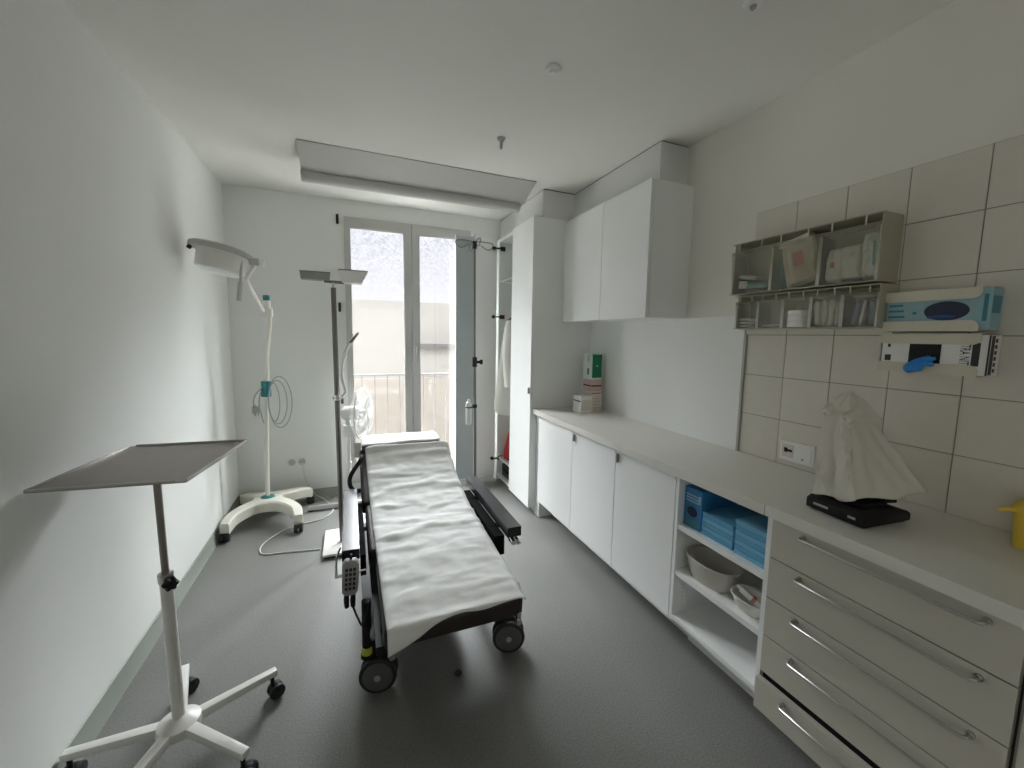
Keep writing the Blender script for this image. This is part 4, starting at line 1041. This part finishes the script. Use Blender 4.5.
ctr = sum(cn, Vector())/4; nz_ = (cn[1]-cn[0]).cross(cn[3]-cn[0]).normalized()
if nz_.z < 0: nz_ = -nz_
b = MB()
bot_ = [p-nz_*.004 for p in cn]; vs, fs = b._add(bot_+cn, [(3,2,1,0), (4,5,6,7), (0,1,5,4), (1,2,6,5), (2,3,7,6), (3,0,4,7)]); bmesh.ops.recalc_face_normals(b.bm, faces=fs)
tray_o = b.build('tray', 'tray', I_, smooth=False)
for (i, j, f0, f1) in ((0, 1, .0, .97), (1, 2, .06, 1), (2, 3, .02, .98), (3, 0, .07, 1)):
    a_, c_ = cn[i].lerp(cn[j], f0), cn[i].lerp(cn[j], f1)
    inn = (ctr-(a_+c_)/2).normalized()
    b = MB(); V = [a_-nz_*.004, c_-nz_*.004, c_-nz_*.004+inn*.005, a_-nz_*.004+inn*.005, a_+nz_*.007, c_+nz_*.007, c_+nz_*.007+inn*.005, a_+nz_*.007+inn*.005]
    vs, fs = b._add(V, [(3,2,1,0), (4,5,6,7), (0,1,5,4), (1,2,6,5), (2,3,7,6), (3,0,4,7)]); bmesh.ops.recalc_face_normals(b.bm, faces=fs); b._bevel(fs, .0018); b.build('rim', 'steel', tray_o)
b = MB(); b.tube([pt-Vector((0, 0, .004)), pt.lerp(ctr, .5)-nz_*.012, ctr-nz_*.010], .008, 10); b.build('tray_arm', 'tray', I_)

# ------------------------------------------------------------------ surgical lamp
A_ = thing('examination_lamp', (-.645, 3.68, 0), 'cream mobile surgical lamp with round white head beside the left wall', 'lamp')
sect = [(1, .9), (.8, 1), (-.8, 1), (-1, .9), (-1, -.9), (-.8, -1), (.8, -1), (1, -.9)]
def beam(pts, wid, name):
    """flat beam along points with per-point (width, height)"""
    P, R = smooth_path([Vector(p) for p in pts], wid, 6, False)
    b = MB(); rings = []
    for i, p in enumerate(P):
        d = P[min(i+1, len(P)-1)]-P[max(i-1, 0)]; d.z = 0; d.normalize(); s_ = Vector((-d.y, d.x, 0)); w_ = R[i]
        hh = .040
        rings.append([p+s_*w_*q[0]+Vector((0, 0, hh*q[1])) for q in ((1, .7), (.75, 1), (-.75, 1), (-1, .7), (-1, -1), (1, -1))])
    b.loft(rings); return b.build(name, 'cream', A_)
beam([(-.862, 3.345, .095), (-.835, 3.46, .122), (-.745, 3.585, .135), (-.645, 3.62, .138), (-.53, 3.585, .135), (-.425, 3.46, .122), (-.395, 3.33, .095)], [.030, .038, .050, .062, .050, .038, .030], 'front_leg')
beam([(-.862, 3.93, .095), (-.83, 3.88, .115), (-.745, 3.79, .132), (-.645, 3.745, .138), (-.53, 3.79, .132), (-.42, 3.86, .120), (-.355, 3.905, .095)], [.030, .038, .050, .062, .050, .038, .030], 'rear_leg')
b = MB(); b.lathe([(0, .100), (.105, .100), (.115, .15), (.10, .168), (0, .170)], (-.645, 3.68, 0), seg=32); b.build('hub', 'cream', A_)
b = MB(); b.lathe([(.026, .168), (.052, .168), (.048, .182), (.026, .19)], (-.645, 3.68, 0), seg=28); b.build('pole_collar', 'teal', A_)
for (x, y) in ((-.862, 3.352), (-.395, 3.335), (-.862, 3.92), (-.358, 3.895)):
    b = MB()
    for q in (-1, 1): b.cyl((x+q*.005, y, .032), (x+q*.030, y, .032), .032, seg=26, bev=.004)
    b.boxb(x-.027, x+.027, y-.022, y+.022, .035, .064, .006); b.build('caster', 'rubber', A_)
b = MB(); b.tube([(-.645, 3.68, .165), (-.634, 3.67, .60), (-.612, 3.65, 1.0), (-.595, 3.63, 1.32), (-.566, 3.615, 1.54), (-.562, 3.612, 1.64)], [.0165, .0165, .016, .014, .013, .013], 14, sub=6); b.build('pole', 'cream', A_)
b = MB(); b.boxb(-.625, -.545, 3.585, 3.64, 1.615, 1.675, .008, 3); b.cyl((-.575, 3.612, 1.67), (-.578, 3.612, 1.735), .022, seg=18); b.build('joint', 'lamp_white', A_)
b = MB(); b.cyl((-.579, 3.612, 1.735), (-.580, 3.612, 1.775), .024, seg=20, bev=.004); b.build('joint_cap', 'teal', A_)
b = MB(); b.tube([(-.60, 3.60, 1.650), (-.605, 3.40, 1.73), (-.600, 3.12, 1.815), (-.585, 3.07, 1.85), (-.545, 3.06, 1.915)], .0115, 12, sub=5); b.build('spring_arm', 'lamp_white', A_)
hc = Vector((-.716, 3.05, 1.980)); ha = Vector((.20, .07, 1)).normalized()
b = MB(); b.lathe([(0, .034), (.09, .032), (.150, .024), (.163, .014), (.164, -.006), (.156, -.010), (0, -.010)], hc, ha, 48); b.build('lamp_head', 'lamp_grey', A_)
b = MB(); b.lathe([(.130, -.011), (.132, -.02), (.126, -.112), (.118, -.122), (0, -.122)], hc+Vector((.012, 0, 0)), ha, 48); b.build('lamp_shade', 'lamp_white', A_)
b = MB(); b.lathe([(.112, -.1225), (.09, -.132), (0, -.138)], hc+Vector((.012, 0, 0)), ha, 40); b.build('diffuser', 'white_plastic', A_)
b = MB(); b.boxb(-.572, -.520, 3.030, 3.080, 1.915, 1.955, .008, 3); b.build('head_joint', 'lamp_grey', A_)
b = MB(); b.cyl((-.515, 3.055, 1.915), (-.512, 3.055, 1.958), .022, seg=20, bev=.004); b.build('joint_knob', 'white_plastic', A_)
b = MB(); b.tube([(-.602, 2.99, 1.935), (-.610, 2.985, 1.80)], .0075, 12); b.build('handle_rod', 'lamp_grey', A_)
b = MB(); b.cyl((-.610, 2.985, 1.80), (-.622, 2.98, 1.685), .0145, seg=18, bev=.003); b.build('positioning_handle', 'lamp_grey', A_)
b = MB(); b.cyl((-.845, 2.965, 1.990), (-.852, 2.96, 1.975), .012, seg=14); b.build('dimmer_knob', 'black', A_)
# teal cable winder with the looped mains cable
b = MB(); b.cyl((-.612, 3.626, 1.00), (-.609, 3.626, 1.12), .036, seg=24, bev=.005); b.build('cable_winder', 'teal', A_)
ca = []
b = MB()
for (w_, h_, dx_) in ((.10, .17, .055), (.13, .20, .07), (.06, .15, .03)):
    b.tube([(-.60+dx_-w_*.55*math.cos(t)+.02, 3.59+.01*math.sin(3*t), .955-h_*math.sin(t)*.98+.05) if False else (-.585+dx_+w_*math.sin(t)*.62, 3.585-.006*math.cos(2*t), .96+h_*math.cos(t)) for t in [2*PI*k/14 for k in range(14)]], .0042, 8, closed=True, sub=3)
b.tube([(-.63, 3.585, 1.08), (-.675, 3.58, 1.02), (-.69, 3.58, .96), (-.672, 3.58, .92)], .0042, 8, sub=5)
b.tube([(-.64, 3.585, 1.05), (-.655, 3.58, .96), (-.642, 3.58, .86), (-.628, 3.58, .80)], .0042, 8, sub=5)
b.build('power_cable', 'cable_grey', A_)
b = MB(); b.boxb(-.695, -.648, 3.56, 3.60, .885, .935, .010, 3); b.cyl((-.68, 3.58, .885), (-.683, 3.58, .862), .003, seg=8); b.cyl((-.663, 3.58, .885), (-.665, 3.58, .862), .003, seg=8); b.build('mains_plug', 'grey_plastic', A_)

# ------------------------------------------------------------------ standing uplighter behind the couch
F_ = thing('floor_lamp', (-.09, 3.02, 0), 'standing uplighter with two flat heads between couch and far wall', 'floor lamp')
MB().prism([(-.205, 2.84), (.03, 2.84), (.03, 3.22), (-.205, 3.22)], 'z', .014, .032, .003).build('base_plate', 'white_metal', F_)
MB().boxb(-.195, .022, 2.85, 3.21, 0, .0139).build('base_foot', 'black', F_, smooth=False)
MB().cyl((-.088, 3.02, .032), (-.096, 3.02, 1.80), .0165, seg=20).build('pole', 'pole_dark', F_)
MB().cyl((-.096, 3.02, 1.80), (-.096, 3.02, 1.838), .009, seg=16).build('pole_tip', 'alu', F_)
b = MB(); b.tube([(-.150, 3.03, 1.841), (-.096, 3.02, 1.838), (-.03, 3.03, 1.838)], .010, 10); b.build('cross_arm', 'pole_dark', F_)
def uphead(x0, x1, xa, xb, zlo, zhi, y0, y1, material, tilt):
    b = MB()
    R0 = [(xa, y0+.03, zlo), (xb, y0+.03, zlo), (xb, y1-.03, zlo), (xa, y1-.03, zlo)]
    R1 = [(x0, y0, zhi), (x1, y0, zhi), (x1, y1, zhi), (x0, y1, zhi)]
    R2 = [(x0+.008, y0+.008, zhi), (x1-.008, y0+.008, zhi), (x1-.008, y1-.008, zhi), (x0+.008, y1-.008, zhi)]
    R3 = [(xa+.01, y0+.04, zlo+.006), (xb-.01, y0+.04, zlo+.006), (xb-.01, y1-.04, zlo+.006), (xa+.01, y1-.04, zlo+.006)]
    b.loft([R0, R1, R2, R3]); o = b.build('lamp_head', material, F_, smooth=False)
    bb = MB(); bb.boxb(x0-.002, x1+.002, y0-.002, y0+.006, zhi, zhi+.006); bb.boxb(x0-.002, x1+.002, y1-.006, y1+.002, zhi, zhi+.006); bb.boxb(x0-.002, x0+.006, y0+.006, y1-.006, zhi, zhi+.006); bb.boxb(x1-.006, x1+.002, y0+.006, y1-.006, zhi, zhi+.006)
    bb.build('head_rim', 'pole_dark', o, smooth=False)
uphead(-.288, -.112, -.286, -.116, 1.846, 1.888, 2.97, 3.11, 'head_grey', 0)
uphead(-.060, .118, -.040, .080, 1.836, 1.912, 2.96, 3.12, 'white_metal', 0)
# flexible reading arm
b = MB(); b.tube([(-.075, 3.0, 1.06), (-.040, 2.99, 1.10), (-.060, 2.985, 1.20), (-.052, 2.98, 1.30), (-.020, 2.98, 1.40), (.005, 2.98, 1.44)], .0105, 12, sub=6); b.build('reading_arm', 'chrome', F_)
b = MB(); b.tube([(.0, 2.98, 1.435), (.025, 2.98, 1.47), (.052, 2.98, 1.505)], [.011, .009, .006], 12, sub=4); b.build('reading_lamp', 'pole_dark', F_)
b = MB(); b.cyl((-.12, 3.015, 1.06), (-.055, 3.005, 1.06), .009, seg=12); b.lathe([(.0175, -.018), (.023, -.018), (.023, .018), (.0175, .018)], (-.0925, 3.02, 1.06), seg=20); b.build('arm_clamp', 'chrome', F_)

# pedestal fan behind the couch
N_ = thing('pedestal_fan', (-.02, 3.70, 0), 'white pedestal fan with clear wire guard in front of the window', 'fan')
b = MB(); b.boxb(-.36, .24, 3.685, 3.715, .012, .042, .006); b.boxb(-.075, -.005, 3.46, 3.94, .012, .042, .006); b.build('base_cross', 'alu', N_)
b = MB()
for p in ((-.345, 3.70), (.225, 3.70), (-.04, 3.475), (-.04, 3.925)): b.cyl((p[0], p[1], 0), (p[0], p[1], .0125), .016, seg=14)
b.build('base_foot', 'rubber', N_)
b = MB(); b.cyl((-.04, 3.70, .04), (-.035, 3.70, .40), .020, seg=20); b.cyl((-.035, 3.70, .40), (-.03, 3.70, .66), .014, seg=20); b.build('pole', 'white_plastic', N_)
b = MB(); b.boxb(-.075, .01, 3.655, 3.745, .62, .72, .014, 3); b.build('control_box', 'white_plastic', N_)
fcx = Vector((.078, 3.69, .818)); fn = Vector((.95, -.30, 0)).normalized()
b = MB(); b.lathe([(0, -.165), (.045, -.16), (.060, -.14), (.064, -.06), (.055, -.035), (.0, -.03)], fcx, fn, 28); b.build('motor', 'white_plastic', N_)
b = MB(); b.tube([(-.03, 3.70, .70), (-.035, 3.705, .76)], .022, 14); b.build('tilt_joint', 'white_plastic', N_)
fs_ = Vector((-fn.y, fn.x, 0)); fu = Vector((0, 0, 1))
b = MB()
b.tube([fcx+(fs_*math.cos(t)+fu*math.sin(t))*.215 for t in [2*PI*k/48 for k in range(48)]], .006, 8, closed=True)
b.build('guard_ring', 'white_plastic', N_)
gp = MB()
for side in (-1, 1):
    for k in range(44):
        t = 2*PI*k/44; d = fs_*math.cos(t)+fu*math.sin(t)
        gp.tube([fcx+fn*side*.055+d*.045, fcx+fn*side*.055+d*.15, fcx+fn*side*.036+d*.195, fcx+d*.215], .0016, 5)
    for r_ in (.05, .10, .15): gp.tube([fcx+fn*side*.056+(fs_*math.cos(t)+fu*math.sin(t))*r_ for t in [2*PI*k/40 for k in range(40)]], .0018, 5, closed=True)
gp.build('guard_wires', 'white_plastic', N_)
b = MB(); b.cyl(fcx+fn*.054, fcx+fn*.062, .048, seg=28, bev=.003); b.build('guard_badge', 'white_plastic', N_)
b = MB(); b.cyl(fcx-fn*.02, fcx+fn*.03, .035, seg=24, bev=.008); b.build('fan_hub', 'lamp_grey', N_)
for k in range(3):
    t0 = 2*PI*k/3+.4
    def blade(u, v, t0=t0):
        r = .03+.155*u; w = (.30+.45*math.sin(PI*min(1, u*.8+.15))); t = t0+(v-.5)*2*w
        return fcx+(fs_*math.cos(t)+fu*math.sin(t))*r+fn*(.022*(v-.5)*2*(1-.3*u))
    solid(MB().grid(blade, 8, 8).build('fan_blade', 'guard', N_), .0015)
# white card hung on the couch by the fan
Cd = tag(MB().boxb(.008, .050, 2.966, 2.970, .640, .745, .001).build('paper_card', 'white_plastic'), 'small white card hanging by the head of the couch below the fan', 'card')

# mains cord on the floor
P_ = tag(MB().tube([(-.42, 3.99, .335), (-.40, 3.97, .20), (-.33, 3.95, .06), (-.25, 3.92, .006), (-.17, 3.66, .0055), (-.25, 3.50, .0055), (-.46, 3.42, .0055), (-.60, 3.22, .0055), (-.585, 3.06, .0055), (-.44, 3.03, .0055), (-.225, 2.99, .0055)], .0045, 8, sub=8).build('power_cord', 'cable_white'), 'pale mains cord looping over the floor from socket to uplighter', 'cord')

# ------------------------------------------------------------------ IV pole and bottle
V_ = thing('infusion_stand', (.945, 3.2, 0), 'thin dark infusion stand in front of the open wardrobe door', 'stand')
MB().cyl((.950, 3.2, .10), (.936, 3.2, 1.30), .0115, seg=16).build('lower_pole', 'pole_dark', V_)
MB().cyl((.9365, 3.2, 1.28), (.930, 3.2, 2.24), .0085, seg=16).build('upper_pole', 'pole_dark', V_)
b = MB(); b.lathe([(0, .075), (.03, .075), (.03, .12), (.014, .13), (0, .13)], (.951, 3.2, 0), seg=20); b.build('hub', 'pole_dark', V_)
for a in range(5):
    t = math.radians(a*72+100); d = Vector((math.cos(t), math.sin(t), 0)); c_ = Vector((.951, 3.2, 0))
    lg = MB().tube([c_+d*.02+Vector((0, 0, .095)), c_+d*.12+Vector((0, 0, .085)), c_+d*.22+Vector((0, 0, .062))], [.012, .011, .009], 10, sub=3).build('leg', 'pole_dark', V_)
    b = MB(); e = c_+d*.215; s_ = Vector((-d.y, d.x, 0)); b.cyl(e-s_*.012+Vector((0, 0, .025)), e+s_*.012+Vector((0, 0, .025)), .025, seg=20, bev=.003); b.cyl(e+Vector((0, 0, .04)), e+Vector((0, 0, .065)), .006, seg=10); b.build('caster', 'rubber', lg)
b = MB(); b.cyl((.930, 3.2, 2.185), (.930, 3.2, 2.245), .017, seg=18, bev=.003); b.build('top_clamp', 'black', V_)
MB().cyl((.930, 3.2, 2.245), (.930, 3.2, 2.30), .006, seg=12).build('top_pin', 'alu', V_)
for s_ in (-1, 1):
    b = MB(); b.tube([(.930, 3.2, 2.235), (.930+s_*.06, 3.2, 2.245), (.930+s_*.145, 3.2, 2.238), (.930+s_*.148, 3.2, 2.21), (.930+s_*.11, 3.2, 2.185), (.930+s_*.05, 3.2, 2.215)], .0035, 8, sub=5); b.build('hook', 'pole_dark', V_)
    b = MB(); b.tube([(.930, 3.2, 2.235), (.930, 3.2+s_*.07, 2.243), (.930, 3.2+s_*.145, 2.238), (.930, 3.2+s_*.148, 2.21), (.930, 3.2+s_*.11, 2.185), (.930, 3.2+s_*.05, 2.215)], .0035, 8, sub=5); b.build('hook', 'pole_dark', V_)
# clutch and bottle holder (heights from the photo)
b = MB(); b.cyl((.936, 3.2, 1.245), (.936, 3.2, 1.325), .020, seg=18, bev=.004); b.cyl((.945, 3.2, 1.285), (.985, 3.19, 1.285), .012, seg=14); b.cyl((.98, 3.192, 1.285), (1.0, 3.187, 1.285), .020, seg=16, bev=.003); b.build('height_clutch', 'black', V_)
b = MB(); b.cyl((.940, 3.2, .905), (.940, 3.2, .935), .018, seg=16); b.tube([(.935, 3.195, .92), (.90, 3.175, .92)], .007, 8)
b.tube([(.878+.030*math.cos(t), 3.165+.030*math.sin(t), .92) for t in [2*PI*k/20 for k in range(20)]], .005, 8, closed=True); b.build('bottle_holder', 'black', V_)
Bo = thing('bottle', (.878, 3.165, .80), 'small white plastic bottle held on the infusion stand', 'bottle')
MB().lathe([(0, .775), (.018, .775), (.0235, .785), (.0238, .90), (.0238, .945), (.020, .957), (.012, .962), (.0, .962)], (.878, 3.165, 0), seg=24).build('body', 'white_plastic', Bo)
MB().lathe([(.0, .962), (.011, .962), (.011, .978), (.009, .982), (0, .982)], (.878, 3.165, 0), seg=18).build('cap', 'white_card', Bo)

CORR_FILL, ANTE_FILL = 7.0, 4.0  # strengths of the two added fill lights
# ------------------------------------------------------------------ light: overcast sky through the window, plus two added fill lights
w = bpy.data.worlds.new('overcast_sky'); SC.world = w; w.use_nodes = True
nt = w.node_tree; N = nt.nodes; Lk = nt.links; bg = N['Background']
tc = N.new('ShaderNodeTexCoord'); sx = N.new('ShaderNodeSeparateXYZ'); Lk.new(tc.outputs['Generated'], sx.inputs[0])
rp = N.new('ShaderNodeValToRGB'); Lk.new(sx.outputs['Z'], rp.inputs['Fac'])
SKY_LOW, SKY_HIGH = 1.0, 9.0
el = rp.color_ramp.elements
el[0].position = 0.0; el[0].color = (.048, .048, .049, 1)
el[1].position = .30; el[1].color = (.051, .051, .053, 1)
e2 = rp.color_ramp.elements.new(.46); e2.color = (1.88, 1.96, 1.97, 1)
bg.inputs['Strength'].default_value = 9.0
my = N.new('ShaderNodeMapRange'); my.inputs['From Min'].default_value = -.15; my.inputs['From Max'].default_value = .25; my.inputs['To Min'].default_value = .12
Lk.new(sx.outputs['Y'], my.inputs['Value'])
mm = N.new('ShaderNodeMix'); mm.data_type = 'RGBA'; mm.blend_type = 'MULTIPLY'; mm.inputs['Factor'].default_value = 1
Lk.new(rp.outputs['Color'], mm.inputs['A']); Lk.new(my.outputs['Result'], mm.inputs['B'])
Lk.new(mm.outputs['Result'], bg.inputs['Color'])
pl = bpy.data.lights.new('window_portal', 'AREA'); pl.shape = 'RECTANGLE'; pl.size = 1.1; pl.size_y = 2.2; pl.cycles.is_portal = True
po = bpy.data.objects.new('window_portal', pl); COL.objects.link(po); po.location = (.55, YB+.09, 1.35); po.rotation_euler = (-PI/2, 0, 0)

cl = bpy.data.lights.new('corridor_fill_light', 'AREA'); cl.shape = 'RECTANGLE'; cl.size = 1.6; cl.size_y = 1.9; cl.energy = CORR_FILL; cl.color = (1.0, .985, .95)  # unseen fill light added to lift the dim near end, no window behind it
lo = bpy.data.objects.new('corridor_fill_light', cl); COL.objects.link(lo); lo.location = (-2.58, -.8, 1.2); lo.rotation_euler = (0, -PI/2, 0)

c2_ = cl.copy(); c2_.name = 'anteroom_fill_light'; c2_.energy = ANTE_FILL  # second added fill light, unseen, brightens the near walls
lo2 = bpy.data.objects.new('anteroom_fill_light', c2_); COL.objects.link(lo2); lo2.location = (.62, -3.18, 1.2); lo2.rotation_euler = (PI/2, 0, 0)

# ------------------------------------------------------------------ camera
cam = bpy.data.cameras.new('camera'); co = bpy.data.objects.new('camera', cam); COL.objects.link(co)
F, CX, CY = 405.4036, 519.0775, 379.2553
yaw, pitch, roll = [math.radians(a) for a in (22.6055, -6.036, -1.0356)]
fw = Vector((math.sin(yaw)*math.cos(pitch), math.cos(yaw)*math.cos(pitch), math.sin(pitch)))
r0 = Vector((math.cos(yaw), -math.sin(yaw), 0)); d0 = fw.cross(r0)
rt = r0*math.cos(roll)+d0*math.sin(roll); dn = -r0*math.sin(roll)+d0*math.cos(roll)
mw = Matrix((rt, -dn, -fw)).transposed().to_4x4(); mw.translation = (0, 0, 1.5)
co.matrix_world = mw
cam.sensor_fit = 'HORIZONTAL'; cam.sensor_width = 36; cam.lens = F*36/1024
cam.shift_x = (512-CX)/1024; cam.shift_y = (CY-384)/1024
cam.clip_start = .02
SC.camera = co

SC.view_settings.view_transform = 'Standard'; SC.view_settings.look = 'None'; SC.view_settings.gamma = 1
SC.view_settings.use_curve_mapping = False
SC.view_settings.exposure = 1.36
SC.cycles.use_denoising = True
SC.cycles.max_bounces = 16; SC.cycles.diffuse_bounces = 8; SC.cycles.transparent_max_bounces = 24
SC.cycles.caustics_reflective = False; SC.cycles.caustics_refractive = False
